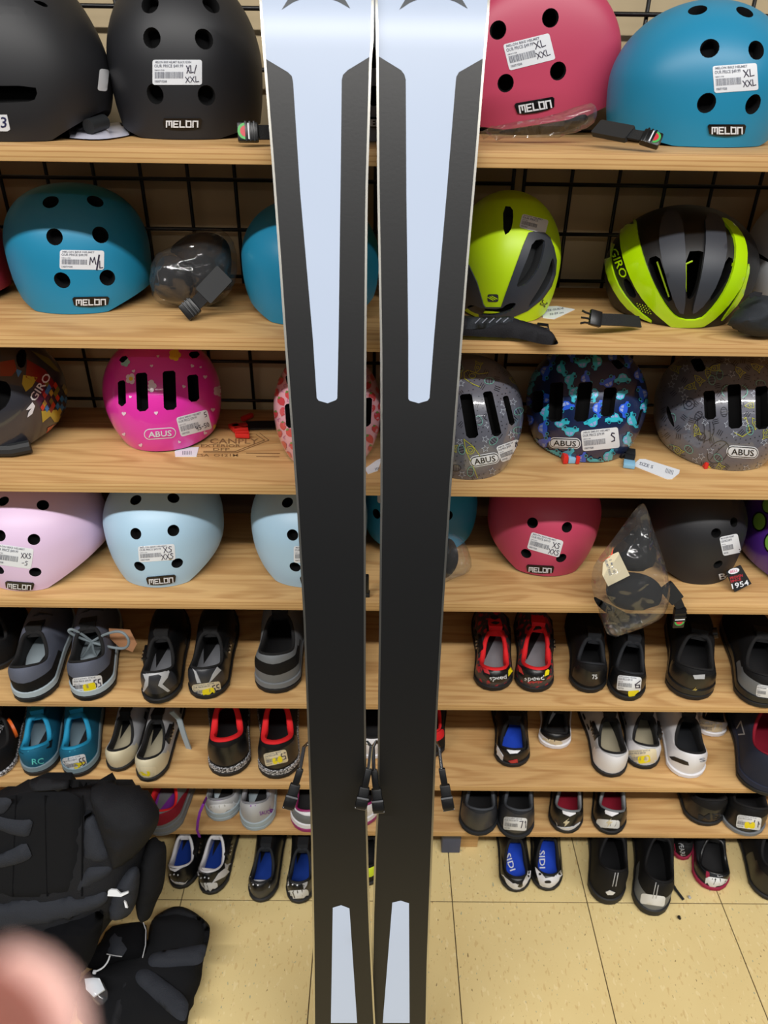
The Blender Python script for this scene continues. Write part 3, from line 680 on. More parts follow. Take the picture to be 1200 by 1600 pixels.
r, s, c, W = helmet('navy child helmet printed with blue and turquoise cars on the third shelf', 2, 914, 726, 188, M_NAVY, polys=[slot(841, 610, 840, 644, 16), slot(870, 597, 868, 658, 21), slot(915, 597, 908, 658, 22), slot(954, 605, 949, 650, 20), slot(1002, 640, 996, 664, 4), slot(962, 562, 968, 576, 14)], **KID)
mb = MB(); rn = random.Random(21); cb = fm('car_blue', (44, 96, 226)); ct = fm('car_turquoise', (50, 188, 212)); cp = fm('car_pale', (150, 170, 226)); wn = fm('wheel_navy', (16, 30, 66))
for x, y in scatter(s, (818, 553, 1012, 722), 20, 4000, rn, [rrect(883, 692, 66, 32), rrect(938, 686, 78, 52)]):
    a = rn.choice((10, 80, 100, 170, 200, -70))+rn.uniform(-15, 15); k = rn.uniform(11.5, 13); mcar = rn.choice((cb, ct, ct, cb))
    if blob(mb, s, xf([(-1.1, .4), (-1.05, 0), (-.6, -.15), (-.35, -.6), (.1, -.72), (.55, -.5), (.75, -.05), (1.1, .1), (1.1, .42), (0, .45)], x, y, a, k), mcar):
        blob(mb, s, xf([(-.4, -.12), (-.22, -.5), (.05, -.55), (.05, -.12)], x, y, a, k), cp, .001); blob(mb, s, xf([(.15, -.12), (.15, -.54), (.42, -.42), (.55, -.1)], x, y, a, k), cp, .001)
        for wx in (-.6, .65):
            w_ = xf([(wx, .45)], x, y, a, k)[0]
            blob(mb, s, circ(w_[0], w_[1], 3.0, n=9), wn, .0011); q = circ(w_[0], w_[1], 2.3, n=10); strokes(mb, s, [q+[q[0]]], .7, ct, .0014)
build(mb, 'printed_cars', r, recalc=False)['kind'] = 'stuff'
abus(r, s, 883, 692, 50, 17, -2, WHITE, BLACK)
sticker(r, s, 938, 686, 58, 32, 6, [('S', .34, -.05, .1, .4)], price='OUR PRICE $79.99', head='ABUS SMILEY HELMET')
mb = MB(); p = on_z(895, 727, TOP[2]); mb.box(p+Vector((-.012, .012, .008)), AX, (.004, .01, .007), MATS['red_plastic'], .001); mb.box(p+Vector((.008, .012, .008)), AX, (.003, .01, .007), MATS['red_plastic'], .001); mb.box(p+Vector((-.001, .012, .006)), AX, (.006, .008, .005), mat('pale_blue_plastic', (130, 180, 210), .4), .001); build(mb, 'fit_dial', r)

# graphite helmet with coloured checks, left edge of the third shelf
r, s, c, W = helmet('graphite child helmet with red and yellow graphics at the left edge of the third shelf', 2, -12, 717, 236, M_DARK, L=1.0, H=.185, n=2.0, thm=122, drop=.42, notch=.02, polys=[([(-20, 596), (8, 594), (17, 605), (17, 622), (6, 640), (-20, 650)], .02), ([(30, 545), (42, 548), (40, 572), (30, 576), (24, 560)], .015)])
mb = MB(); rn = random.Random(2); cols = [fm('deep_red', (124, 30, 26)), fm('orange', (190, 66, 34)), fm('ochre', (176, 160, 52)), fm('sky', (40, 120, 180)), fm('olive', (112, 112, 40))]
for poly, k in (([(0, 566), (22, 562), (26, 578), (18, 588), (0, 588)], 0), ([(42, 562), (70, 578), (88, 602), (80, 606), (60, 598), (40, 590)], 0), ([(48, 548), (76, 560), (94, 582), (86, 580), (64, 562)], 4), ([(36, 586), (58, 590), (50, 604), (40, 612), (34, 600)], 2), ([(64, 642), (88, 640), (94, 650), (88, 664), (78, 650), (66, 660)], 2), ([(74, 668), (88, 662), (84, 676), (72, 682)], 1), ([(24, 576), (34, 580), (28, 590)], 3)): patch(mb, s, poly, cols[k], .0008, step=5)
for i in range(6):
    for j in range(7):
        x = 66+i*6.6+(3.3 if j % 2 else 0); y = 598+j*6.4+i*1.5
        if rn.random() < .72: blob(mb, s, [(x, y-6), (x+3.6, y), (x, y+6), (x-3.6, y)], cols[rn.choice((0, 1, 2, 3, 4, 2, 3))], .0011)
build(mb, 'printed_graphics', r, recalc=False)['kind'] = 'stuff'
mb = MB(); words(mb, s, 'GIRO', 62, 605, 47, 12, 57, WHITE, .0016); build(mb, 'logo_print', r, recalc=False); mb = MB(); patch(mb, s, [(40, 640), (50, 628), (54, 634), (50, 646), (42, 652), (44, 644), (49, 637), (44, 640)], WHITE, .0014, step=4); build(mb, 'logo_mark', r, recalc=False)
mb = MB(); p = on_z(15, 722, TOP[2]); mb.tube([p+Vector((-.05, .02, .01)), p+Vector((0, .02, .012)), p+Vector((.025, .03, .014))], .011, RUBBER, 10); build(mb, 'fit_dial', r)

# road helmets of the second shelf
M_FLUO = paint('fluorescent_yellow_shell', (190, 228, 18), .42); M_FLUOG = paint('glossy_fluorescent_yellow', (176, 222, 8), .2, coat=1); M_MB = paint('matte_slate', (48, 52, 60), .5); M_GB = paint('gloss_black', (10, 10, 12), .45)
def cs(pl, ox, oy, k): return [(ox+x/k, oy+y/k) for x, y in pl]
S1 = lambda pl: cs(pl, 720, 290, 6.155)
sv = [S1(q) for q in ([(690, 530), (800, 515), (800, 600), (760, 760), (690, 880), (610, 960), (530, 985), (560, 880), (640, 690)], [(880, 690), (900, 800), (880, 900), (820, 1010), (740, 1110), (640, 1180), (660, 1120), (740, 1000), (820, 850), (860, 720)],
    [(60, 1165), (110, 1140), (220, 1180), (385, 1185), (450, 1130), (530, 1120), (520, 1160), (460, 1215), (360, 1245), (230, 1245), (120, 1215)])]
tv = [S1(q) for q in ([(405, 195), (500, 205), (505, 330), (480, 440), (410, 485)], [(70, 195), (150, 190), (180, 350), (210, 490), (150, 470), (70, 390)])]
r, s, c, W = helmet('fluorescent yellow road helmet with slate side frames next to the right ski', 1, 789, 507, 172, M_FLUO, L=1.35, H=.168, n=2.05, thm=120, drop=.42, notch=.004, polys=[(q, .022) for q in sv+tv], vcol=mat('dark_grey_foam', (34, 36, 38), .9), egg=0)
mb = MB(); patch(mb, s, S1([(650, 455), (700, 445), (800, 455), (850, 500), (890, 600), (915, 720), (905, 850), (865, 970), (780, 1090), (640, 1200), (440, 1285), (300, 1296), (150, 1275), (60, 1220), (-10, 1130), (-60, 960), (-60, 800), (40, 800), (80, 760), (160, 930), (220, 1140), (240, 1168), (385, 1168), (440, 1010), (520, 790), (600, 570)]), M_MB, .0005, [smooth_poly(q, 1) for q in sv], step=6, th=.0012); build(mb, 'side_frame', r, angle=50, recalc=False)
mb = MB(); patch(mb, s, rrect(*S1([(310, 1080)])[0], 17, 12, 0, 3), MATS['matte_slate'], .0006, step=4)
for k in (-3.4, 0, 3.4): strokes(mb, s, [[(766+k*.9, 463.2-k*.3), (774+k*.9, 467.6-k*.3)]], 1.4, M_FLUO, .0012)
words(mb, s, 'SC', 849, 474, 9, 10, 55, BLACK, .0008); build(mb, 'logo_print', r, recalc=False)
sticker(r, s, 834, 350, 42, 22, -14, lines=True, head='SCOTT HELMET', price='OUR PRICE')
G1 = lambda pl: cs(pl, 920, 300, 4.286)
gv = [G1(q) for q in ([(385, 450), (470, 420), (500, 520), (570, 720), (520, 740), (430, 590)], [(645, 400), (770, 390), (765, 440), (735, 620), (690, 720), (650, 710)], [(925, 430), (975, 450), (940, 570), (850, 700), (800, 740), (870, 600)], [(225, 590), (262, 575), (320, 680), (310, 715), (260, 690)])]
r, s, c, W = helmet('glossy yellow and black road helmet with dark ribs facing out on the second shelf', 1, 1051, 513, 228, M_GB, L=1.3, H=.152, n=2.0, thm=122, drop=.42, notch=.004, polys=[(q, .024) for q in gv], egg=0)
for nm_, poly, m, th in (('yellow_band', [(245, 205), (215, 280), (225, 400), (270, 540), (340, 680), (430, 790), (540, 885), (560, 898), (740, 898), (780, 885), (860, 825), (950, 725), (1030, 600), (1052, 440), (1040, 340), (1000, 262), (930, 195), (870, 182), (960, 280), (980, 400), (950, 560), (880, 700), (800, 800), (740, 850), (620, 850), (560, 810), (500, 730), (430, 600), (370, 440), (330, 280), (325, 182)], M_FLUOG, .003),
                        ('lower_band', [(160, 315), (118, 400), (114, 500), (150, 620), (240, 760), (340, 835), (450, 880), (330, 790), (220, 660), (165, 530), (150, 420)], M_FLUOG, .002),
                        ('side_band', [(1062, 470), (1072, 520), (1050, 610), (1020, 720), (900, 850), (880, 862), (980, 720), (1035, 600)], M_FLUOG, .0015),
                        ('rib', [(470, 300), (500, 160), (560, 130), (620, 180), (640, 300), (650, 500), (645, 810), (600, 800), (540, 640), (490, 450)], M_MB, .004), ('rib', [(780, 300), (770, 180), (830, 150), (890, 200), (910, 290), (915, 430), (860, 600), (780, 740), (700, 810), (690, 790), (740, 600), (770, 430)], M_MB, .004)):
    mb = MB(); patch(mb, s, G1(poly), m, .0005, step=6, th=th, sm=1); build(mb, nm_, r, angle=50, recalc=False)
mb = MB(); words(mb, s, 'GIRO', 967.5, 411, 48, 12, -68, M_FLUOG, .001); build(mb, 'logo_print', r, recalc=False); mb = MB()
for i in range(5):
    for j in range(4): blob(mb, s, circ(996+i*4.2+j*1.5, 474+j*3.6+i*1.2, 1.0, n=6), M_FLUOG, .0008)
build(mb, 'dot_pattern', r, recalc=False)['kind'] = 'stuff'
mb = MB()
for a, b in (((1022, 405), (1042, 470)), ((1073, 408), (1072, 462)), ((1073, 408), (1086, 402))):
    h1, h2 = s.hit(*a), s.hit(*b)
    if h1 and h2: mb.tube([h1[0]-h1[1]*.014, h2[0]-h2[1]*.014], .0013, M_FLUO, 6)
build(mb, 'inner_skeleton', r)
r, s, c, W = helmet('silver grey helmet at the right edge of the second shelf', 1, 1260, 470, 192, paint('silver_shell', (176, 180, 184), .35), L=1.2, H=.17, n=2.05, thm=118, drop=.42, back=1.08, lift=.012, polys=[[(1168, 352), (1184, 352), (1186, 362), (1184, 378), (1174, 374), (1168, 362)], [(1172, 390), (1180, 392), (1205, 408), (1205, 412), (1180, 400)]])
r, s, c, W = helmet('purple helmet with green circles at the right end of the fourth shelf', 3, 1256, 892, 190, paint('purple_shell', (74, 36, 130), .25, coat=.8), L=1.1, H=.165, n=2.1, thm=116, drop=.42, back=1.03)
mb = MB(); g1 = fm('green', (120, 172, 70)); g0 = fm('black', (14, 12, 18))
for x, y, a in ((1187, 815, 13), (1200, 790, 11), (1206, 848, 14), (1215, 815, 10)): patch(mb, s, circ(x, y, a*.9, a*1.2, 16), g0, .0006); patch(mb, s, circ(x, y, a*.72, a, 16), g1, .001)
build(mb, 'printed_circles', r, recalc=False)
# ------------------------------------------------------------------ skis
SKB = mat('ski_base_black', (16, 17, 19), .38, bump=.03, bscale=260, spec=.5); SKW = mat('ski_base_white', (184, 198, 221), .3, var=.02, bscale=40); STEEL = mat('steel_edge', (196, 194, 186), .28, metal=1)
SIDE = mat('ski_sidewall', (120, 112, 96), .5); CHROME = mat('chrome_wire', (205, 202, 204), .15, metal=1); SKTOP = mat('ski_topsheet', (46, 48, 60), .3); GREYP = mat('dark_grey_print', (72, 76, 80), .36)
def interp(tab, y):
    for (y0, x0), (y1, x1) in zip(tab, tab[1:]):
        if y0 <= y <= y1: return x0+(x1-x0)*(y-y0)/(y1-y0)
    return tab[0][1] if y < tab[0][0] else tab[-1][1]
def make_ski(label, left, right, inlay, tail_inlay, star_c, feet, doff):
    pn = Vector((0, -.954, .2996)).normalized(); p0 = Vector((0, .50+doff, 0)); al = Vector((0, .2996, .954)).normalized()
    root = thing('ski', on_plane((interp(left, 1600)+interp(right, 1600))/2, 1600, p0, pn)*1.0, label, 'ski', 'pair of skis leaning on the shelves')
    c0 = root.location; root.location = Vector((c0.x-.005, .5+doff, 0.0))
    def bend(p):          # shovel bends back towards the wall
        a = max(0, p.z-1.60); return p-pn*(a*a*2.2)
    fl = Flat(p0, pn)
    class Bent(Flat):
        def hit(s, x, y):
            q = on_plane(x, y, s.p, s.n); return bend(q), s.n
    bent = Bent(p0, pn)
    sta = [(-70, .30), (-62, .6), (-48, .82), (-30, .93)]
    ys = [y for y, _ in sta]+list(range(-15, 1601, 38))+[1600]
    L = []; R = []
    for y in ys:
        a, b = interp(left, y), interp(right, y); k = dict(sta).get(y)
        if k: m_ = (a+b)/2; a, b = m_+(a-m_)*k, m_+(b-m_)*k
        L.append(on_plane(a, y, p0, pn)); R.append(on_plane(b, y, p0, pn))
    # tail down to the floor
    lo = (L[-1]+R[-1])/2; ln = lo.z/al.z
    for k, wf in ((.35, 1.0), (.7, .99), (.93, .94), (.99, .8)):
        m_ = lo-al*(ln*k); hw = (R[-1]-L[-1])*.5
        if k == .35: e0 = hw
        L.append(m_-e0*wf); R.append(m_+e0*wf)
    L = [bend(p) for p in L]; R = [bend(p) for p in R]; N = len(L)
    TH = .011; E = .0024
    mb = MB(); vs = []; fs = []
    for l, r in zip(L, R): vs += [l, r, r-pn*TH, l-pn*TH]
    for i in range(N-1):
        for k in range(4): fs.append([i*4+k, i*4+(k+1) % 4, i*4+4+(k+1) % 4, i*4+4+k])
    fs += [[0, 1, 2, 3], [N*4-4, N*4-3, N*4-2, N*4-1]]
    mb.add(vs, fs, SKB)
    k1, k2 = mb.mi(SIDE), mb.mi(SKTOP)
    for i in range(N-1): mb.m[i*4+1] = k1; mb.m[i*4+3] = k1; mb.m[i*4+2] = k2
    build(mb, 'base', root, angle=30)
    for S, sg in ((L, 1), (R, -1)):
        mb = MB(); vs = []; fs = []
        for i, (l, r) in enumerate(zip(L, R)):
            a = S[i]; w = (r-l).normalized()*sg
            vs += [a-w*.0004+pn*.0007, a+w*E+pn*.0007, a+w*E-pn*.002, a-w*.0004-pn*.0022]
        for i in range(N-1):
            for k in range(4): fs.append([i*4+k, i*4+(k+1) % 4, i*4+4+(k+1) % 4, i*4+4+k])
        fs += [[0, 1, 2, 3], [N*4-4, N*4-3, N*4-2, N*4-1]]
        mb.add(vs, fs, STEEL); build(mb, 'steel_edge', root, angle=30)
    mb = MB(); patch(mb, bent, inlay, SKW, .0004, step=16); build(mb, 'white_inlay', root, recalc=False)
    mb = MB(); patch(mb, fl, tail_inlay, SKW, .0004, step=16); build(mb, 'tail_inlay', root, recalc=False)
    sx = star_c
    mb = MB(); patch(mb, bent, [(sx-53, 14), (sx-31, -26), (sx-68, -46), (sx-19, -46), (sx, -64), (sx+19, -46), (sx+68, -46), (sx+33, -26), (sx+54, 12), (sx+36, 1), (sx+18, -6), (sx, -8), (sx-18, -6), (sx-36, 2)], GREYP, .0008, step=10); build(mb, 'star_emblem', root, recalc=False)
    # binding heel behind the ski and its two brake arms
    bc = on_plane((interp(left, 1165)+interp(right, 1165))/2, 1165, p0, pn); bx_ = Vector((1, 0, 0))
    mb = MB(); mb.box(bc-pn*(TH+.010), (bx_, al, pn), (.030, .060, .010), PLAST, .003); mb.box(bc-pn*(TH+.032)+al*.01, (bx_, al, pn), (.024, .035, .014), PLAST, .006); mb.box(bc-pn*(TH+.05)-al*.012, (bx_, al, pn), (.018, .02, .008), mat('binding_grey', (90, 92, 96), .4), .004)
    build(mb, 'heel_binding', root)
    for pl in feet:
        pts = [on_plane(x, y, p0+pn*d, pn) for x, y, d in pl]
        mb = MB(); sm = pts[:4]; mb.tube(sm, .0027, CHROME, 8); a = build(mb, 'brake_arm', root)
        mb = MB(); t = (pts[5]-pts[3]).normalized(); sd = t.cross(pn).normalized(); nn = sd.cross(t)
        m_ = pts[3].lerp(pts[4], .5); mb.box(m_, (sd, t, nn), (.0048, (pts[4]-pts[3]).length*.52, .004), PLAST, .0015)
        m_ = pts[4].lerp(pts[5], .5); h = (pts[5]-pts[4]).length*.52; mb.box(m_, (sd, t, nn), (.0075, h, .0045), PLAST, .002)
        mb.box(m_+nn*.003+t*h*.35, (sd, t, nn), (.0088, h*.5, .004), PLAST, .002); mb.box(m_+nn*.0076-t*h*.1, (sd, t, nn), (.0085, .0012, .001), mat('binding_grey', (90, 92, 96), .4), .0004); mb.box(m_+t*h*.98, (sd, t, nn), (.0084, .0012, .003), CHROME, .0003)
        b = build(mb, 'brake_foot', root); b.parent = a
    return root
make_ski('left ski of the upright pair, black base with long white inlay', [(-70, 401), (0, 405), (100, 413), (250, 425), (400, 436), (530, 445), (770, 463), (960, 474.5), (1110, 480), (1310, 486.5), (1460, 489), (1600, 490)],
    [(-70, 584), (0, 583.5), (60, 583), (100, 580), (300, 574), (540, 572), (770, 571), (960, 571), (1110, 571), (1260, 573), (1380, 576), (1460, 579), (1530, 582.5), (1600, 586)],
    [(402, -60), (407, 0), (412, 60), (415, 92), (450, 113), (456, 119), (458, 128), (469, 300), (489, 530), (495, 622), (498, 626), (512, 630), (525, 625), (527, 622), (529, 530), (532, 300), (534, 125), (536, 117), (543, 110), (577.5, 89), (580, 60), (581.5, 0), (582, -60)],
    [(520, 1418), (533, 1414), (546, 1419), (558, 1598), (517, 1598)], 493,
    [[(486, 1166, -.012), (482, 1161, -.004), (475, 1167, .004), (469, 1201, .014), (462, 1226, .02), (450, 1262, .026)], [(566, 1165, -.012), (574, 1160, -.004), (580, 1166, .006), (576, 1201, .014), (570, 1230, .02), (563, 1262, .026)]], 0)
make_ski('right ski of the upright pair, black base, its tail crossing behind the other', [(-70, 586), (0, 587), (100, 588.5), (300, 590), (540, 594.5), (770, 595), (960, 593), (1110, 591), (1260, 590), (1310, 586.5), (1440, 582), (1500, 581), (1600, 580)],
    [(-70, 770), (0, 766), (100, 757), (250, 745), (400, 732), (530, 722), (770, 704), (960, 692), (1110, 683), (1310, 676), (1500, 669), (1600, 667)],
    [(588, -60), (589, 0), (590.5, 60), (591.5, 88), (627, 110), (632, 117), (634, 125), (635, 300), (638, 530), (638, 623), (640, 626), (654, 630), (668, 626), (671, 622), (678, 530), (698, 300), (712, 128), (713, 120), (717, 113), (755.5, 91), (758, 60), (763.5, 0), (767, -60)],
    [(613, 1410), (626, 1407), (639, 1411), (640, 1598), (598, 1598)], 677,
    [[(598, 1163, -.012), (588, 1159, -.004), (583, 1166, .006), (584, 1203, .014), (588, 1233, .02), (592, 1268, .026)], [(676, 1164, -.012), (681, 1160, -.004), (686, 1168, .004), (690, 1201, .014), (695, 1227, .02), (701, 1264, .026)]], .014)

# ------------------------------------------------------------------ shoes
def hypot2(v): return math.hypot(v.x, v.y)
def sm01(x): x = max(0, min(1, x)); return x*x*(3-2*x)
SOLE = mat('black_sole', (13, 13, 15), .6); INB = mat('dark_insole', (16, 16, 19), .8); LIN_BLK = mat('black_padding', (13, 13, 15), .9, bump=.4, bscale=600)
GUM = mat('silver_buckle', (180, 182, 186), .25, metal=1); DIAL = mat('dial_black', (28, 28, 30), .3)
def shoe(label, Z, hb, ht, fr, wpx, up, lin=None, ins=None, mid=None, out=None, heel=None, hs=(.1, .62), ht_w=.16, group=None, L=.268, st=None, oz=.012, mz=.012, closure='none', name='cycling_shoe', low=.0, line=None, cat='shoe', stripe=None, hmax=.1, tab=None, hollow=.5, pad=0):
    """hb, ht, fr: pixels of the heel bottom, heel top and front of the opening"""
    p0 = on_z(hb[0], hb[1], Z); h0 = (p0-CAM).dot(FW)
    pf = on_z(fr[0], fr[1], Z+.03); yaw = atan2(pf.x-p0.x, pf.y-p0.y); p0 = p0+Vector((0, 0, .0008)); L = max(.11, min(L, (1.276-p0.y)/max(.3, cos(yaw))-.01)) if Z > .1 else L
    fx = Vector((sin(yaw), cos(yaw), 0)); rx = Vector((cos(yaw), -sin(yaw), 0)); up_ = Vector((0, 0, 1))
    q = on_y(ht[0], ht[1], p0.y+.014); hh = max(.045, min(hmax, q.z-Z)); hw = wpx*px_size(p0+Vector((0, .03, .02)))/2
    z0 = oz+(mz if mid else 0); sc = L
    def half(u):
        pts = ((0, .94), (.12, 1), (.25, .96), (.42, .92), (.62, 1.04), (.75, 1.06), (.9, 1.0), (1, .85))
        b = interp(pts, u)
        return hw*b*sqrt(max(0, 1-(1-min(u/.15, 1))**2))*sqrt(max(0, 1-(1-min((1-u)/.24, 1))**2.2))
    def side(u): return .006*sin(pi*u)
    root = thing(name, p0.copy(), label, cat, group)
    N = 52
    def outline(t, gx=0):
        u = (1-cos(t))/2; w = half(u)*(1 if t <= pi else -1)
        return u*sc, w+side(u)
    pf2 = on_z(fr[0], fr[1], Z+hh); u1 = max(.07, min(.145, hypot2(pf2-p0)))/sc-.013; rs = -1 if closure == 'ratchet-' else 1; closure = closure.rstrip('+-')
    def opening(t):
        u = (1-cos(t))/2; uo = .013+u1*u; ow = half(.16)*.90*sqrt(max(0, 1-abs(2*u-1)**2.6))*(1-.22*u)
        return uo*sc, (ow if t <= pi else -ow)+side(uo)
    def ztop(t):
        u = (1-cos(t))/2; return hh-(.018+low)*sin(pi*min(1, u/.9))**1.2+.012*sm01((u-.6)/.4)
    def W3(u, v, z): return p0+fx*u+rx*v+up_*z
    ts = [2*pi*i/N for i in range(N)]
    # outsole / midsole
    def slab(name_, za, zb, m, g0, g1, tread=0):
        mb = MB(); vs = []; rows = ((za, g0-.004), (za+.003, g0), (zb-.002, g1), (zb, g1-.004))
        for zz, g in rows:
            for i, t in enumerate(ts):
                u, v = outline(t); du = (-1 if u < sc*.5 else 1)*abs(2*u/sc-1)**3; 
                rk = .014*sm01((u/sc-.8)/.2) if za == 0 else .014*sm01((u/sc-.8)/.2)
                tr = tread*(i % 2)*(1 if zz < zb-.004 else 0)
                vs.append(W3(u+g*du-tr*du, v+(g-tr)*(1 if v > 0 else -1)*min(1, abs(v)/.01), zz+rk))
        fs = []
        for k in range(3):
            for j in range(N): fs.append([k*N+j, k*N+(j+1) % N, (k+1)*N+(j+1) % N, (k+1)*N+j])
        fs += [list(range(N))[::-1], [3*N+j for j in range(N)]]
        mb.add(vs, fs, m); return build(mb, name_, root, angle=50)
    slab('outsole', 0, oz+.001, out or SOLE, .003, .003, .0005)
    if mid: slab('midsole', oz, z0+.004, mid, .003, .0025)
    # upper
    K = 11; mb = MB(); vs = []; fs = []
    for k in range(K+1):
        s = k/K
        for t in ts:
            a = outline(t); b = opening(t); u = (1-cos(t))/2; toe = sm01((u-.45)/.35)
            g = s**(1.25+.1*toe); zz = 1-(1-s)**(1.55+.35*toe); bul = sin(pi*s)*(.0045*(1-toe)+.002)
            rk = .014*sm01((a[0]/sc-.8)/.2)*(1-s)
            x = a[0]+(b[0]-a[0])*g; y = a[1]+(b[1]-a[1])*g
            d = Vector((a[0]-b[0], a[1]-b[1], 0)); d = d.normalized() if d.length > 1e-6 else Vector()
            vs.append(W3(x+d.x*bul, y+d.y*bul, z0-.001+rk+(ztop(t)-z0)*zz))
    zone = []
    hk = mb.mi(up); hk2 = mb.mi(heel) if heel else 0; hk3 = mb.mi(stripe) if stripe else 0
    for k in range(K):
        for j in range(N):
            fs.append([k*N+j, k*N+(j+1) % N, (k+1)*N+(j+1) % N, (k+1)*N+j])
            u = (1-cos(ts[j]+pi/N))/2; sm_ = (k+.5)/K; w = hk
            if heel and u < ht_w*(1 if sm_ < .45 else .75) and hs[0] <= sm_ <= hs[1]: w = hk2
            if stripe and .2 < u < .42 and (j % 4 < 2) and .15 < sm_ < .8: w = hk3
            zone.append(w)
    mb.v = vs; mb.f = fs; mb.m = zone
    build(mb, 'upper', root, angle=60, recalc=False)
    ov = list(vs); of = list(fs)
    # padded collar and lining
    mb = MB(); vs = []; fs = []; prof = ((0, .0), (-.002, .002), (-.0045, .0014), (-.007, -.004), (-.0065, -.014), (-.003, -.03), (.0, -1))
    for (ins_, dz) in prof:
        for t in ts:
            b = opening(t); c = (sc*(.03+u1*.5), side(.3)); d = Vector((b[0]-c[0], b[1]-c[1], 0)); l = d.length; d = d/l if l else d
            e = max(l*.25, l+ins_-pad*(1 if ins_ < -.003 and dz > -.5 else 0)); z = ztop(t)+dz if dz > -.5 else z0+.004
            fwd = sm01(((1-cos(t))/2-.45)/.5)*(.060 if dz < -.5 else .046 if dz < -.02 else .016 if dz < -.01 else 0)      # the foot space runs on under the vamp
            vs.append(W3(c[0]+d.x*e+fwd, c[1]+d.y*e, max(z, z0+.004)))
    Q = len(prof)
    for k in range(Q-1):
        for j in range(N): fs.append([k*N+j, k*N+(j+1) % N, (k+1)*N+(j+1) % N, (k+1)*N+j])
    mb.add(vs, fs, lin or LIN_BLK); build(mb, 'collar', root, angle=70)
    mb = MB(); ring = [v+Vector((0, 0, .001)) for v in vs[-N:]]; mb.add(ring, [list(range(N))], ins or INB); io = build(mb, 'insole', root, smooth=False)
    # tongue
    mb = MB(); uf = sc*(.03+u1); tw = half(.3)*.62
    mb.ribbon([W3(uf-.010, side(.5), ztop(pi)-.012), W3(uf-.006, side(.5), ztop(pi)+.008), W3(uf+.012, side(.55), ztop(pi)+.001), W3(uf+.05, side(.6), ztop(pi)*.84)], up_, [tw*1.1, tw*1.3, tw*1.3, tw], .006, lin or LIN_BLK); build(mb, 'tongue', root, angle=50)
    sf = Surf(ov, of)
    if closure in ('strap', 'ratchet'):
        for n_, uu in enumerate((.5, .62, .74)):
            mb = MB(); pts = []
            for a in range(9):
                an = -1+2*a/8; ww = half(uu)*1.02; pts.append(W3(sc*uu+.008*an, side(uu)+ww*an*.98, z0+.012+(.045-.030*(uu-.5)/.24*.5)*(1-an*an)))
            mb.ribbon(pts, [(up_*(1-abs(-1+2*a/8))+rx*(-1+2*a/8)).normalized() for a in range(9)], .018, .003, STRAP); build(mb, 'strap', root)
        if closure == 'ratchet':
            mb = MB(); sg = rs
            uu = u1*.85; b = W3(sc*uu, sg*half(uu)*.86+side(uu), hh*.72); mb.box(b, (fx, rx, up_), (.020, .005, .010), PLAST, .002)
            for k_ in (-.010, 0, .010): mb.box(b+rx*sg*.006+fx*k_, (fx, rx, up_), (.003, .003, .003), GUM, .001)
            mb.box(b+fx*.02-up_*.006, (fx, rx, up_), (.014, .004, .005), PLAST, .002); build(mb, 'buckle', root)
    if closure == 'dial':
        mb = MB(); b = W3(sc*.5, half(.5)*.9, z0+.045); mb.tube([b, b+rx*.008+up_*.003], .011, DIAL, 14); build(mb, 'dial', root)
    if closure == 'laces':
        for k in range(4):
            uu = .52+k*.06; mb = MB(); ww = half(.5)*.6; zz = ztop(pi)-.004-.007*k
            mb.tube([W3(sc*uu, side(uu)-ww, zz-.004), W3(sc*(uu+.01), side(uu), zz+.006), W3(sc*(uu+.02), side(uu)+ww, zz-.004)], .0022, line or STRAP, 6); build(mb, 'lace', root)
    if tab:
        mb = MB(); b = W3(.004, 0, hh-.012); mb.box(b, (fx, rx, up_), (.003, .007, .010), tab, .002); build(mb, 'pull_tab', root)
    if st: sticker(root, sf, st[0], st[1], st[2], st[3], st[4], yellow=st[5], paper=st[6] if len(st) > 6 else None, lines=st[3] > 17, head='CYCLING SHOE', hand=[(st[7], .32, .0, .25, .5)] if len(st) > 7 else ())
    return root, sf, W3
def fab(n, c, r=.75): return mat(n, c, r, bump=.35, bscale=700, spec=.25)
def gl(n, c, r=.35): return mat(n, c, r)
F_GB = fab('slate_suede', (88, 93, 108)); F_BK = fab('black_fabric', (15, 15, 17)); F_DK = fab('charcoal_fabric', (36, 38, 42)); F_LG = gl('light_grey_rubber', (160, 174, 182), .55); F_TL = fab('teal_fabric', (20, 92, 120)); F_TB = fab('bright_teal', (32, 136, 176))
F_RED = fab('red_lining', (222, 36, 42)); F_CR = gl('cream_leather', (212, 202, 172), .5); F_TAN = fab('tan_insole', (172, 164, 140)); F_SIL = gl('silver_leather', (176, 178, 182), .4); F_WH = gl('white_leather', (222, 222, 226), .45); F_GI = fab('grey_insole', (128, 130, 136))
F_BI = fab('blue_insole', (28, 68, 190)); F_BI2 = fab('deep_blue_insole', (24, 60, 150)); F_PU = fab('purple_fabric', (130, 50, 160)); F_MG = gl('magenta_rubber', (150, 40, 104), .5); F_NV = fab('navy_suede', (38, 42, 58)); F_SP = mat('speckled_sole', (34, 34, 38), .6, c2=(206, 206, 210), cut=.52, bscale=420); F_TLS = gl('grey_blue_rubber', (112, 132, 142), .6); F_MAR = fab('maroon_trim', (150, 36, 66)); F_MID = gl('mid_grey_rubber', (110, 114, 118), .6); F_LINB = gl('dark_glossy_leather', (18, 19, 21), .35); F_DRI = fab('dark_red_insole', (130, 20, 40)); F_RP = gl('red_patch', (196, 44, 52), .4)
Z5, Z6, Z7 = TOP[4], TOP[5], TOP[6]; ZF = .0024
F_GRAF = gl('graphite_leather', (44, 46, 52), .4)
def trim(root, sf, name, polys, m, th=.0008, step=5):
    mb = MB()
    for p in polys: patch(mb, sf, p, m, .0005, step=step, th=th)
    if mb.f: build(mb, name, root, angle=50, recalc=False)
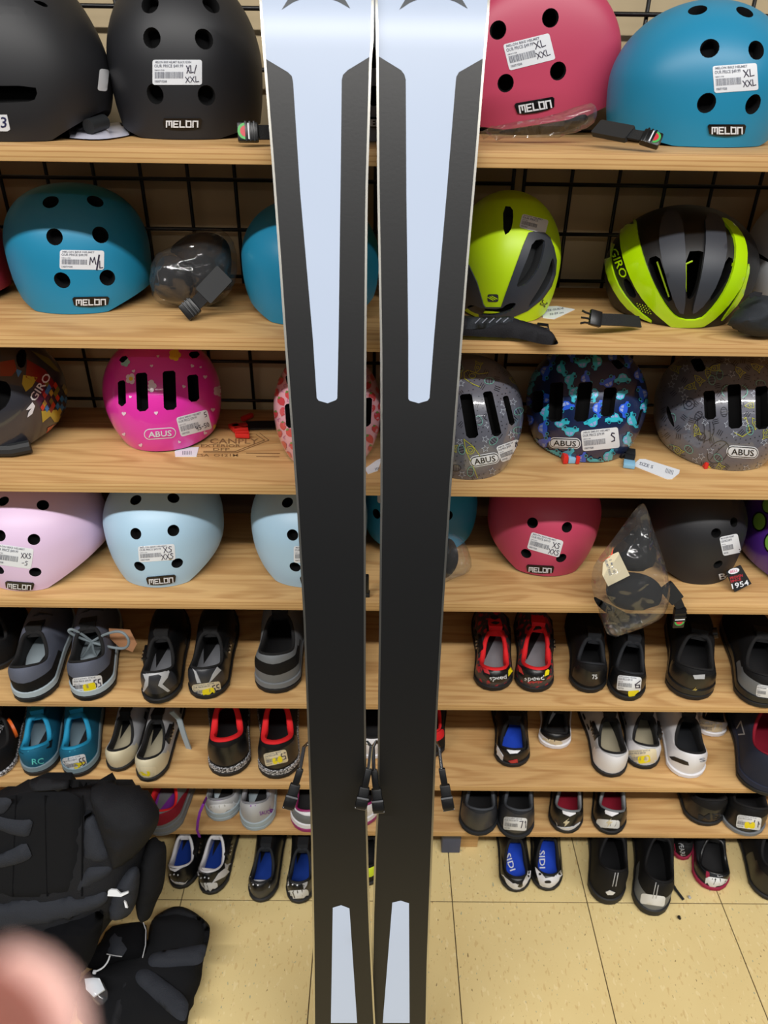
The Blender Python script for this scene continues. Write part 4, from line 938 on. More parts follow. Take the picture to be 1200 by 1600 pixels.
def lettering(root, sf, s, cx, cy, w, h, rot, m):
    mb = MB(); words(mb, sf, s, cx, cy, w, h, rot, m, .0012); build(mb, 'logo_print', root, recalc=False)
# fifth shelf
c5 = lambda pl: cs(pl, 0, 940, 2.449); r5 = lambda pl: cs(pl, 680, 940, 2.308)
r, s, w = shoe('slate grey sneaker with light sole, first of the laced pair on the fifth shelf', Z5, (49, 1098), (62, 1038), (72, 992), 64, F_GB, LIN_BLK, INB, F_LG, SOLE, F_BK, (0, .4), .4, 'slate grey sneakers', name='sneaker', closure='laces')
r, s, w = shoe('slate grey sneaker with loose grey lace bow and price sticker on the fifth shelf', Z5, (143, 1095), (133, 1029), (150, 985), 64, F_GB, LIN_BLK, INB, F_LG, SOLE, F_BK, (0, .4), .4, 'slate grey sneakers', name='sneaker', closure='laces', st=(137, 1069, 46, 24, 6, True, None, '55'))
LACE = mat('grey_lace', (120, 132, 138), .8); mb = MB()
kn = on_y(143, 1003, 1.07)
for pl in ([(143, 1003), (120, 995), (105, 986), (112, 982), (130, 992), (143, 1002)], [(143, 1003), (165, 990), (190, 985), (203, 1000), (198, 1014), (175, 1012), (145, 1004)], [(143, 1004), (135, 1018), (128, 1026)], [(144, 1004), (146, 1016), (150, 1024)]):
    pl = smooth_poly(pl, 2, closed=False); mb.tube([on_y(x, y, 1.055+.03*(1-abs(x-143)/70)) for x, y in pl], .0026, LACE, 7)
build(mb, 'lace_bow', r)
mb = MB(); h = [on_y(x, y, 1.10) for x, y in [(170, 982), (203, 984), (214, 1006), (207, 1019), (185, 1010), (172, 998)]]; n_ = Vector((0, -1, .1)).normalized(); mb.add([p for p in h]+[p-n_*.001 for p in h], [list(range(6)), list(range(6, 12))[::-1]]+[[i, (i+1) % 6, 6+(i+1) % 6, 6+i] for i in range(6)], mat('kraft_card', (176, 128, 92), .8))
o = build(mb, 'shoe_tag', loc=h[0].copy(), smooth=False); tag(o, 'tan card tag behind the lace bow of the slate sneaker', 'tag')
hd = [c5([(545, 265), (570, 258), (610, 270), (650, 258), (640, 290), (620, 315), (650, 340), (640, 345), (605, 320), (618, 285), (605, 278), (570, 285), (568, 320), (552, 345), (548, 340), (558, 300)])]
r, s, w = shoe('black cleated shoe with grey piped heel, first of a pair on the fifth shelf', Z5, (249, 1100), (245, 1046), (258, 1000), 58, F_LINB, LIN_BLK, F_GI, None, SOLE, F_GRAF, (.2, 1), .1, 'black and grey cleated shoes', closure='ratchet-')
trim(r, s, 'heel_piping', hd, F_SIL)
hd = [c5([(730, 245), (745, 270), (755, 310), (770, 310), (750, 265)]), c5([(830, 250), (845, 262), (810, 300), (800, 310), (812, 280)])]
r, s, w = shoe('black cleated shoe with cream sticker across its piped heel on the fifth shelf', Z5, (322, 1093), (324, 1040), (334, 992), 60, F_LINB, LIN_BLK, F_GI, None, SOLE, F_GRAF, (.2, 1), .1, 'black and grey cleated shoes', closure='ratchet', st=(323, 1077, 44, 20, 8, True, CREAM, '55'))
trim(r, s, 'heel_piping', hd, F_SIL)
r, s, w = shoe('grey and black flat shoe against the left ski on the fifth shelf', Z5, (431, 1084), (437, 1015), (441, 965), 68, F_MID, LIN_BLK, INB, F_MID, SOLE, F_BK, (.25, .62), .45, 'grey flat shoes', hmax=.095)
r, s, w = shoe('dark shoe in shadow at the left edge of the fifth shelf', Z5, (-12, 1050), (-8, 1000), (0, 968), 60, F_BK, LIN_BLK, INB, None, SOLE)
r, s, w = shoe('grey flat shoe hidden behind the left ski on the fifth shelf', Z5, (520, 1084), (522, 1018), (524, 970), 66, F_MID, LIN_BLK, INB, F_MID, SOLE, F_BK, (.25, .62), .45, 'grey flat shoes', hmax=.095)
CAMO = mat('red_black_camo', (58, 58, 62), .4, c2=(186, 40, 52), cut=.56, bscale=75)
for lab, hb, ht, fr, st, g in (('red and black camouflage race shoe with red collar, without sticker, fifth shelf', (769, 1080), (773, 1042), (766, 990), None, 0), ('red and black camouflage race shoe with price sticker on its heel, fifth shelf', (832, 1082), (830, 1041), (832, 984), (831, 1071, 44, 21, -4, False, None, '375'), 1)):
    r, s, w = shoe(lab, Z5, hb, ht, fr, 57, CAMO, F_RED, F_GI, None, SOLE, group='red camouflage race shoes', closure='ratchet' if g else 'ratchet-', pad=.003)
    ox = 0 if not g else 135*1.0
    if g == 0: trim(r, s, 'heel_cup', [r5([(168, 222), (200, 228), (240, 240), (278, 222), (270, 268), (240, 290), (200, 290), (175, 262)])], F_LINB); lettering(r, s, 'speed', 778, 1059, 26, 9, 6, WHITE); trim(r, s, 'heel_flash', [r5([(168, 230), (190, 240), (198, 262), (180, 255)])], F_RP, .0016); trim(r, s, 'heel_flash', [r5([(278, 228), (262, 248), (262, 268), (276, 250)])], YEL, .0016)
    else: trim(r, s, 'heel_cup', [r5([(298, 225), (330, 240), (360, 245), (418, 228), (410, 265), (395, 285), (330, 285), (302, 258)])], F_LINB); lettering(r, s, 'speed', 835, 1060, 30, 9, 4, WHITE); trim(r, s, 'heel_flash', [r5([(300, 228), (312, 240), (320, 262), (306, 252)])], F_RP, .0016); trim(r, s, 'heel_flash', [r5([(412, 236), (396, 250), (392, 268), (406, 262)])], YEL, .0016)
r, s, w = shoe('plain black padded shoe with a small heel logo on the fifth shelf', Z5, (917, 1083), (922, 1032), (914, 1002), 54, F_BK, F_DK, INB, None, SOLE, F_LINB, (.1, .6), .08, 'black padded shoes'); lettering(r, s, '75', 929, 1057, 8, 7, 0, WHITE)
r, s, w = shoe('black padded shoe with white sticker and yellow dot on the fifth shelf', Z5, (976, 1095), (978, 1047), (977, 1006), 54, F_BK, F_DK, INB, None, SOLE, F_LINB, (.1, .6), .2, 'black padded shoes', st=(983, 1068, 37, 23, -6, False, None, '6'))
mb = MB(); patch(mb, s, rrect(990, 1083, 17, 9, 4, 2), YEL, .0009); build(mb, 'yellow_label', r, recalc=False)
r, s, w = shoe('black mountain bike shoe with lightning heel logo on the fifth shelf', Z5, (1074, 1093), (1094, 1040), (1076, 994), 68, F_BK, LIN_BLK, INB, F_LINB, SOLE, F_LINB, (.0, .6), .2, closure='dial', group='black mountain bike shoes')
trim(r, s, 'heel_reflector', [r5([(930, 265), (972, 262), (970, 278), (935, 278)])], F_SIL); trim(r, s, 'lightning_logo', [r5([(940, 308), (926, 322), (934, 322), (928, 330), (944, 316), (936, 316)])], mat('gold_print', (176, 156, 80), .4))
r, s, w = shoe('black mountain bike shoe with white sticker at the right end of the fifth shelf', Z5, (1186, 1106), (1206, 1052), (1168, 998), 68, F_BK, LIN_BLK, INB, F_LINB, SOLE, F_MID, (.0, .5), .3, closure='dial', group='black mountain bike shoes', st=(1194, 1080, 24, 19, -8, False))
# sixth shelf
c6 = lambda pl: cs(pl, 0, 1090, 2.449); r6 = lambda pl: cs(pl, 680, 1090, 2.308)
r, s, w = shoe('black trail shoe cut by the left edge of the sixth shelf', Z6, (-6, 1216), (-8, 1172), (4, 1122), 50, F_BK, LIN_BLK, INB, None, F_SP)
mb = MB(); p = on_y(16, 1138, 1.10); mb.tube([p+Vector((0, 0, 0)), p+Vector((.004, .004, 0))], .024, mat('orange_plastic', (206, 92, 26), .45), 20); o = build(mb, 'orange_disc', loc=p+Vector((0, 0, -.024))); tag(o, 'round orange disc between the black trail shoe and teal shoe', 'disc')
for lab, hb, ht, fr, st in (('teal running shoe with light logo on its heel on the sixth shelf', (61, 1212), (57, 1165), (68, 1120), None), ('teal running shoe with white sticker and yellow dot on the sixth shelf', (125, 1214), (118, 1165), (127, 1118), (117, 1192, 36, 22, 12, False, None, '55'))):
    r, s, w = shoe(lab, Z6, hb, ht, fr, 53, F_TL, F_TB, INB, F_TLS, SOLE, F_TL, (.1, .6), .2, 'teal running shoes', name='running_shoe', st=st, pad=.003, tab=mat('aqua_tab', (60, 180, 200), .6), hmax=.095)
    if not st: lettering(r, s, 'RC', 59, 1189, 18, 9, 4, mat('aqua_print', (96, 214, 210), .4)); trim(r, s, 'heel_tabs', [c6([(75, 195), (95, 200), (90, 215), (78, 208)]), c6([(170, 165), (200, 160), (195, 190), (175, 195)])], F_LINB)
    else: mb = MB(); patch(mb, s, rrect(125, 1196, 18, 10, 10, 2), YEL, .0009); build(mb, 'yellow_label', r, recalc=False)
r, s, w = shoe('cream and grey touring shoe with black lining, plain heel, on the sixth shelf', Z6, (185, 1206), (184, 1168), (201, 1122), 44, F_SIL, LIN_BLK, F_TAN, None, SOLE, F_CR, (0, 1), .2, 'cream touring shoes', closure='strap'); lettering(r, s, 'SHIMANO', 194, 1143, 8, 5, 75, WHITE)
r, s, w = shoe('cream and grey touring shoe with yellow dot sticker and silver straps on the sixth shelf', Z6, (232, 1222), (229, 1181), (251, 1128), 47, F_SIL, LIN_BLK, F_TAN, None, SOLE, F_CR, (0, 1), .22, 'cream touring shoes', closure='ratchet', st=(224, 1206, 40, 16, 0, True, CREAM))
mb = MB(); q = [on_y(x, y, 1.09) for x, y in ((268, 1112), (280, 1124), (288, 1150), (296, 1172))]; mb.ribbon(q, Vector((-.3, -1, .3)).normalized(), .012, .003, F_LG); build(mb, 'buckle_lever', r)
for lab, hb, ht, fr, st in (('black skate shoe with red collar and speckled sole, no sticker, sixth shelf', (359, 1213), (353, 1153), (353, 1100), None), ('black skate shoe with red collar and cream price sticker, sixth shelf', (436, 1217), (428, 1156), (430, 1100), (431, 1184, 36, 20, 12, True, CREAM, '5'))):
    r, s, w = shoe(lab, Z6, hb, ht, fr, 62, F_BK, F_RED, INB, F_SP, SOLE, F_LINB, (.05, .7), .3, pad=.006, group='red-lined skate shoes', name='skate_shoe', st=st, hmax=.1)
r, s, w = shoe('white shoe with black lining glimpsed in the gap between the skis', Z6, (582, 1186), (582, 1148), (580, 1100), 58, F_WH, LIN_BLK, INB, None, F_WH)
r, s, w = shoe('black and red shoe peeking out beside the right ski on the sixth shelf', Z6, (660, 1186), (662, 1140), (662, 1090), 62, F_BK, F_RED, INB, None, SOLE, F_RED, (.5, 1), .3)
r, s, w = shoe('black race shoe with white logos, red tab and blue insole on the sixth shelf', Z6, (799, 1199), (798, 1166), (796, 1128), 52, F_LINB, LIN_BLK, F_BI, None, SOLE, F_LINB, (0, 1), .2, 'dotted black race shoes', closure='strap')
trim(r, s, 'heel_logo', [r6([(206, 170), (220, 165), (246, 210), (244, 228), (224, 214), (208, 190)])], WHITE); trim(r, s, 'heel_tab', [r6([(264, 228), (296, 222), (300, 244), (270, 250)])], F_RP); trim(r, s, 'heel_dots', [circ(795+k*5, 1166-abs(k-1), 1.6, n=8) for k in (-1, 0, 1, 2)], WHITE, .0005, 2); trim(r, s, 'heel_logo', [r6([(258, 188), (284, 186), (310, 188), (296, 200), (270, 202)])], WHITE)
r, s, w = shoe('small black race shoe with white toe pushed deep on the sixth shelf', Z6, (864, 1170), (866, 1146), (866, 1118), 46, F_LINB, LIN_BLK, INB, None, F_WH, F_WH, (0, .35), .2, 'dotted black race shoes', st=(862, 1161, 34, 11, -10, False, CREAM)); trim(r, s, 'heel_dots', [circ(860+k*6, 1143, 1.6, n=8) for k in (0, 1, 2)], WHITE, .0005, 2)
r, s, w = shoe('silver and white road shoe with black collar, clean heel, on the sixth shelf', Z6, (955, 1215), (957, 1172), (936, 1124), 52, F_SIL, LIN_BLK, F_TAN, None, SOLE, F_WH, (0, .8), .22, 'silver road shoes', closure='ratchet-')
r, s, w = shoe('silver and white road shoe with yellow dot sticker on the sixth shelf', Z6, (1003, 1202), (1008, 1160), (996, 1120), 50, F_SIL, LIN_BLK, F_TAN, None, SOLE, F_WH, (0, .8), .22, 'silver road shoes', closure='ratchet', st=(1004, 1182, 44, 22, 4, True, CREAM))
r, s, w = shoe('plain white road shoe with a black side bar on the sixth shelf', Z6, (1074, 1216), (1094, 1172), (1056, 1124), 56, F_WH, LIN_BLK, F_DK, None, F_WH, None, group='white road shoes'); trim(r, s, 'side_bar', [r6([(845, 212), (862, 212), (912, 232), (915, 244), (896, 240), (855, 224)])], BLACK); lettering(r, s, 'S', 1097, 1187, 9, 6, 10, INK)
r, s, w = shoe('white road shoe with paper sticker set behind the plain white shoe', Z6, (1111, 1151), (1111, 1128), (1106, 1098), 40, F_WH, LIN_BLK, F_DK, None, F_WH, None, group='white road shoes', st=(1108, 1136, 40, 18, -6, False, CREAM))
r, s, w = shoe('large navy suede shoe with triangle logo at the right end of the sixth shelf', Z6, (1196, 1244), (1214, 1180), (1176, 1108), 80, F_NV, F_DRI, F_DRI, F_NV, SOLE, None, name='skate_shoe', L=.31, hmax=.11)
tri = [r6([(1075, 135), (1103, 86), (1116, 132)])]; mb = MB(); strokes(mb, s, [tri[0]+[tri[0][0]]], 1.8, F_SIL); mb.f and build(mb, 'triangle_logo', r, recalc=False)
# lowest shelf
c7 = lambda pl: cs(pl, 220, 1220, 4.286); r7 = lambda pl: cs(pl, 680, 1220, 2.308)
r, s, w = shoe('grey running shoe with red and purple collar half behind the black backpack', Z7, (248, 1306), (250, 1262), (272, 1222), 56, F_MID, F_RED, F_PU, F_MID, F_MID, F_DRI, (.2, .8), .5, name='running_shoe')
for lab, hb, ht, fr, st, tb in (('silver running shoe with purple lace hanging over the shelf edge', (347, 1283), (348, 1244), (349, 1205), (350, 1263, 46, 14, 4, False), 0), ('silver running shoe with purple pull tab and purple sole line, no sticker', (400, 1298), (393, 1250), (404, 1212), None, 1)):
    r, s, w = shoe(lab, Z7, hb, ht, fr, 52, F_SIL, F_GI, INB, F_LG, F_LG, F_SIL, (0, 1), .2, 'silver and purple running shoes', name='running_shoe', tab=F_PU, st=st)
    if tb: lettering(r, s, 'SAUCONY', 420, 1268, 30, 6, 10, F_PU); trim(r, s, 'sole_line', [c7([(690, 268), (740, 300), (810, 303), (870, 280), (930, 200), (935, 210), (876, 288), (812, 311), (738, 308), (688, 276)])], F_PU)
    else:
        mb = MB(); pl = [(323, 1246, 1.02), (318, 1256, 1.0), (312, 1270, .99), (309, 1285, .985), (308, 1297, .985), (312, 1308, .985)]; mb.ribbon([on_y(x, y, Y) for x, y, Y in pl], Vector((-.3, -1, .2)).normalized(), .0055, .0015, F_PU); build(mb, 'lace', r)
r, s, w = shoe('white running shoe with magenta sole at the left edge of the left ski', Z7, (486, 1300), (484, 1262), (480, 1212), 60, F_WH, F_MG, INB, F_WH, F_MG, F_MID, (.1, .7), .5, 'white and magenta running shoes', name='running_shoe')
r, s, w = shoe('white running shoe with magenta sole glimpsed between the ski bases', Z7, (560, 1292), (562, 1254), (562, 1205), 58, F_WH, F_MG, INB, F_WH, F_MG, F_WH, (.1, .7), .5, 'white and magenta running shoes', name='running_shoe')
r, s, w = shoe('plain charcoal shoe without sticker beside the right ski on the lowest shelf', Z7, (745, 1306), (748, 1260), (746, 1215), 57, F_DK, fab('slate_padding', (70, 74, 80)), INB, None, F_DK, F_GRAF, (.1, .8), .2, 'charcoal shoes'); 
r, s, w = shoe('charcoal shoe with white sticker on its heel on the lowest shelf', Z7, (803, 1311), (806, 1261), (804, 1215), 55, F_DK, MATS['slate_padding'], INB, None, F_DK, F_GRAF, (.1, .8), .2, 'charcoal shoes', st=(805, 1287, 36, 20, -4, False, None, '71'))
for lab, hb, ht, fr, st in (('black race shoe with red lining, lightning logo and clear heel on the lowest shelf', (881, 1302), (888, 1262), (884, 1220), None), ('black race shoe with red lining and sticker below its heel pad on the lowest shelf', (949, 1304), (954, 1262), (950, 1220), (950, 1287, 36, 13, -4, False))):
    r, s, w = shoe(lab, Z7, hb, ht, fr, 50, F_LINB, F_MID, F_DRI, None, SOLE, F_LINB, (0, .3), .2, 'red-lined black race shoes', st=st)
    d = 0 if not st else 153; trim(r, s, 'heel_pad', [r7([(455+d, 88), (480+d, 96), (508+d, 86), (506+d, 118), (485+d, 128), (462+d, 118)])], F_WH); e = 0 if not st else 155; trim(r, s, 'lightning_logo', [r7([(482+e, 134), (462+e, 150), (470+e, 152), (466+e, 164), (484+e, 146), (474+e, 146)])], F_CR, .0012)
    if not st: trim(r, s, 'heel_stripe', [r7([(412, 148), (440, 164), (470, 168), (500, 164), (522, 148), (505, 175), (470, 182), (435, 178)])], F_WH)
r, s, w = shoe('black flat shoe with stitched heel logo at the right of the lowest shelf', Z7, (1106, 1291), (1110, 1246), (1080, 1210), 62, F_BK, LIN_BLK, INB, None, SOLE, F_LINB, (.0, .5), .3, 'black flat shoes'); lettering(r, s, 'ME', 1108, 1276, 34, 9, 3, F_DK)
r, s, w = shoe('black flat shoe with sticker and yellow dot at the right of the lowest shelf', Z7, (1163, 1306), (1168, 1258), (1150, 1215), 62, F_BK, LIN_BLK, INB, None, F_MID, F_LINB, (.0, .5), .3, 'black flat shoes', st=(1170, 1285, 38, 20, -8, True, None, '4'))
# floor
for lab, hb, ht, fr, st in (('black shoe with white collar and blue insole, plain heel, on the floor beside the backpack', (282, 1389), (276, 1350), (294, 1308), None), ('black shoe with white collar and blue insole, price sticker on its heel, on the floor', (328, 1398), (323, 1357), (344, 1308), (324, 1386, 32, 14, 2, False))):
    r, s, w = shoe(lab, ZF, hb, ht, fr, 44, F_LINB, F_WH, F_BI2, None, SOLE, F_LINB, (0, 1), .2, 'white-collared black shoes', closure='ratchet', st=st, hmax=.085)
    d = 0 if not st else 48; trim(r, s, 'heel_loop', [c7([(185+d*4.1, 560+d*.3), (200+d*4.1, 558+d*.3), (225+d*4.1, 590+d*.3), (250+d*4.1, 580+d*.3), (262+d*4.1, 545+d*.3), (280+d*4.1, 545+d*.3), (262+d*4.1, 590+d*.3), (230+d*4.1, 608+d*.3), (200+d*4.1, 595+d*.3)])], F_WH); trim(r, s, 'heel_dots', [circ(272+d+k*6, 1366+abs(k)+d*.1, 1.2, n=6) for k in (-1, 0, 1)], WHITE, .0005, 2)
    if not st: trim(r, s, 'heel_stripe', [c7([(190, 660), (240, 678), (300, 684), (340, 680), (330, 692), (280, 694), (215, 684)])], F_WH)
    else: trim(r, s, 'side_flash', [c7([(480, 680), (520, 620), (620, 540), (640, 525), (636, 560), (560, 640)])], F_WH)
for lab, hb, ht, fr, st in (('black shoe with grey collar, blue insole and clean heel on the floor left of skis', (407, 1410), (404, 1374), (416, 1326), None), ('black shoe with grey collar, blue insole and worn sticker against the left ski', (467, 1412), (463, 1374), (472, 1328), (466, 1397, 32, 13, 4, False))):
    r, s, w = shoe(lab, ZF, hb, ht, fr, 44, F_LINB, F_DK, F_BI2, None, SOLE, F_GRAF, (0, .5), .2, 'grey-collared black shoes', closure='strap', st=st, hmax=.085)
    d = 0 if not st else 61.5; o_ = d*4.286; trim(r, s, 'heel_loop', [c7([(725+o_, 620), (742+o_, 620), (760+o_, 668), (795+o_, 668), (815+o_, 630), (832+o_, 630), (812+o_, 680), (780+o_, 692), (748+o_, 682)])], F_SIL); trim(r, s, 'heel_dots', [circ(396+d+k*7, 1382+abs(k), 1.2, n=6) for k in (-1, 0, 1)], WHITE, .0005, 2)
r, s, w = shoe('dark shoe with a neon yellow heel glimpsed low between the skis', ZF, (574, 1384), (574, 1348), (572, 1308), 44, F_BK, F_BK, INB, None, SOLE, mat('neon_yellow', (206, 226, 40), .5), (.4, .9), .2)
for lab, hb, ht, fr, w_ in (('white-heeled black race shoe with blue insole and red dial on its left, on the floor', (806, 1394), (806, 1367), (798, 1312), -1), ('white-heeled black race shoe with blue insole and red dial on its right, on the floor', (853, 1392), (860, 1362), (850, 1308), 1)):
    r, s, W3 = shoe(lab, ZF, hb, ht, fr, 47, F_LINB, LIN_BLK, F_BI, None, SOLE, F_LINB, (0, .5), .25, 'white-heeled race shoes', hmax=.08, closure='strap')
    b = W3(.115, w_*.040, .062); mb = MB(); mb.tube([b, b+Vector((w_*.009, 0, .002))], .011, SOLE, 14); mb.tube([b+Vector((w_*.008, -.002, .002)), b+Vector((w_*.013, -.003, .003))], .007, MATS['red_plastic'], 12); build(mb, 'dial', r)
    fi = Flat((0, 0, ZF+.0185), (0, 0, 1)); mb = MB(); words(mb, fi, 'SIDI', 797 if w_ < 0 else 847, 1347 if w_ < 0 else 1343, 28, 9, -72 if w_ < 0 else -88, WHITE, .0006); build(mb, 'insole_print', r, recalc=False)
    Q_ = lambda pl: cs(pl, 688, 1219, 2.344)
    trim(r, s, 'heel_cup', [Q_([(215, 350), (225, 345), (265, 378), (300, 376), (322, 335), (329, 332), (326, 368), (310, 392), (270, 402), (238, 385)] if w_ < 0 else [(348, 320), (356, 322), (385, 358), (415, 354), (440, 330), (447, 332), (440, 372), (402, 405), (366, 382)])], F_WH, .0012)
    trim(r, s, 'heel_logo', [circ(hb[0]+(5 if w_ < 0 else 3), hb[1]-15, 5, 2, 12)], BLACK, .002)
    if w_ < 0: trim(r, s, 'heel_tab', [[(hb[0]-4, hb[1]-5), (hb[0]+10, hb[1]-6), (hb[0]+9, hb[1]-1), (hb[0]-3, hb[1])]], F_RP)
for lab, hb, ht, fr, st in (('tall black winter shoe with striped heel pull, no sticker, on the floor', (946, 1413), (962, 1352), (944, 1304), None), ('tall black winter shoe with price sticker and loose strap on the floor', (1014, 1430), (1028, 1366), (1016, 1306), (1020, 1406, 38, 16, -8, False))):
    r, s, w = shoe(lab, ZF, hb, ht, fr, 54, F_BK, F_BK, INB, None, SOLE, F_BK if not st else F_MID, (0, .4), .3, 'black winter shoes', st=st, oz=.02, hmax=.115, closure='strap', L=.29)
    d = (0, 0) if not st else (63, 19); q = [[(964+d[0], 1342+d[1]), (970+d[0], 1342+d[1]), (963+d[0], 1383+d[1]), (957+d[0], 1383+d[1])]]; mb = MB(); strokes(mb, s, [[(968+d[0], 1352+d[1]), (962+d[0], 1384+d[1])], [(964+d[0], 1352+d[1]), (957+d[0], 1384+d[1])]], 1.2, F_SIL); mb.f and build(mb, 'heel_stitching', r, recalc=False)
    if not st: trim(r, s, 'heel_logo', [r7([(615, 400), (630, 394), (648, 402), (640, 410), (622, 410)])], WHITE)
    else:
        mb = MB(); mb.ribbon([on_y(1044, 1370, 1.0), on_z(1056, 1390, ZF+.004), on_z(1068, 1406, ZF+.002)], Vector((0, -.3, 1)).normalized(), .006, .0015, STRAP); build(mb, 'loose_strap', r)
r, s, w = shoe('dark shoe with maroon trim, only its heel visible beside the winter shoes on the floor', ZF, (1066, 1344), (1067, 1314), (1058, 1284), 32, F_BK, F_BK, INB, None, F_MAR, F_BK, (.2, .8), .3, 'maroon-trimmed shoes', hmax=.08); lettering(r, s, 'PEARL', 1066, 1328, 22, 7, -80, F_SIL); trim(r, s, 'heel_trim', [[(1050, 1318), (1054, 1318), (1058, 1340), (1054, 1340)]], F_MAR)
r, s, w = shoe('dark shoe with maroon trim and white sticker, standing on the floor', ZF, (1110, 1391), (1122, 1360), (1106, 1310), 52, F_DK, F_LINB, INB, None, F_MAR, F_LINB, (.2, .8), .3, 'maroon-trimmed shoes', st=(1120, 1379, 36, 15, -8, False), hmax=.085); lettering(r, s, 'IZU', 1124, 1366, 8, 8, -80, F_SIL); trim(r, s, 'heel_trim', [r7([(975, 310), (986, 305), (990, 345), (978, 350)])], F_MAR)
r, s, w = shoe('big black shoe cut by the right picture edge on the floor', ZF, (1206, 1408), (1216, 1352), (1180, 1300), 58, F_BK, LIN_BLK, INB, None, SOLE, F_LINB, (0, .5), .3, hmax=.1, L=.29)
#--PART3--
# ------------------------------------------------------------------ soft goods
def cushion(mb, poly, p, n, th, m, back=.01, folds=0, fscale=20, seed=0, step=9, sm=2, edge=None, fold_dir=None):
    """a soft body: outline (pixels) on a plane in the room, swelling th towards n"""
    poly = smooth_poly(poly, sm) if sm else poly
    pts, fs = tri_fill(poly, (), step); bd = resample(poly, step*.6); n = Vector(n).normalized()
    base = [on_plane(x, y, p, n) for x, y in pts]; bb = [on_plane(x, y, p, n) for x, y in bd]
    cnt = {}
    for f in fs:
        for i in range(3): e = tuple(sorted((f[i], f[(i+1) % 3]))); cnt[e] = cnt.get(e, 0)+1
    rim = {i for e, c in cnt.items() if c == 1 for i in e}
    ed = edge or th*1.5; fr = []
    for i, b in enumerate(base):
        d = 0 if i in rim else min((b-q).length for q in bb); k = sqrt(max(0, 1-(1-min(d/ed, 1))**2))
        q = b*fscale+Vector((seed*7.1, 0, 0))
        if fold_dir: q = q-Vector(fold_dir)*(q.dot(Vector(fold_dir))*.8)
        f = (1-2*abs(noise.noise(q)))*.6+.4*(1-2*abs(noise.noise(q*2.3+Vector((3, 1, 2))))) if folds else 0
        fr.append(b+n*(th*k+folds*f*min(1, d/(ed*.5))))
    o = mb.add(fr, fs, m); bk = {}
    for i, b in enumerate(base):
        if i in rim: bk[i] = o+i
        else: bk[i] = len(mb.v); mb.v.append(b-n*back)
    k = mb.mi(m)
    for f in fs: mb.f.append([bk[i] for i in f][::-1]); mb.m.append(k)
def soft(name, root, poly, p, n, th, m, **kw):
    mb = MB(); cushion(mb, poly, Vector(p), n, th, m, **kw); return build(mb, name, root, angle=70, recalc=False)
def clear_mat():
    m = bpy.data.materials.new('clear_plastic_film'); m.use_nodes = True; nt = m.node_tree; nt.nodes.remove(nt.nodes['Principled BSDF'])
    N = nt.nodes.new; tr = N('ShaderNodeBsdfTransparent'); tr.inputs[0].default_value = (.93, .94, .95, 1); gs = N('ShaderNodeBsdfGlossy'); gs.inputs['Roughness'].default_value = .1
    df = N('ShaderNodeBsdfDiffuse'); df.inputs[0].default_value = (.8, .82, .85, 1)
    lw = N('ShaderNodeLayerWeight'); lw.inputs[0].default_value = .22; mr = N('ShaderNodeMapRange'); mr.inputs[3].default_value = .035; mr.inputs[4].default_value = .45
    mx = N('ShaderNodeMixShader'); m2 = N('ShaderNodeMixShader'); m2.inputs[0].default_value = .025
    nt.links.new(lw.outputs['Facing'], mr.inputs[0]); nt.links.new(mr.outputs[0], mx.inputs[0]); nt.links.new(tr.outputs[0], m2.inputs[1]); nt.links.new(df.outputs[0], m2.inputs[2])
    nt.links.new(m2.outputs[0], mx.inputs[1]); nt.links.new(gs.outputs[0], mx.inputs[2])
    tc = N('ShaderNodeTexCoord'); nz = N('ShaderNodeTexNoise'); nz.noise_type = 'RIDGED_MULTIFRACTAL'; nz.inputs['Scale'].default_value = 27; nz.inputs['Detail'].default_value = 3; nz.inputs['Distortion'].default_value = .8
    bp = N('ShaderNodeBump'); bp.inputs['Strength'].default_value = 1; bp.inputs['Distance'].default_value = .012
    nt.links.new(tc.outputs['Object'], nz.inputs['Vector']); nt.links.new(nz.outputs['Fac'], bp.inputs['Height']); nt.links.new(bp.outputs[0], gs.inputs['Normal']); nt.links.new(bp.outputs[0], lw.inputs['Normal'])
    nt.links.new(mx.outputs[0], nt.nodes['Material Output'].inputs[0]); return m
CLEAR = clear_mat(); FOAM = mat('black_foam_pad', (12, 13, 15), .9); FRONT = Vector((0, -.94, .34)).normalized()
CLOTH = mat('black_cloth', (18, 18, 24), .7, bump=.4, bscale=900, spec=.3); CLOTH2 = mat('blue_black_cloth', (28, 34, 42), .7, bump=.4, bscale=900)
def settle(r, z, most=.012):
    m = min((c.location.z+r.location.z+v.co.z for c in r.children for v in c.data.vertices), default=z)
    d = z+.0008-m
    if most == 0:         # soft bottoms spread flat on the floor
        for c in list(r.children)+[d for c in r.children for d in c.children]:
            for v in c.data.vertices: v.co.z = max(v.co.z, z+.0008-r.location.z)
    r.location.z += max(-most, min(most, d)); return r
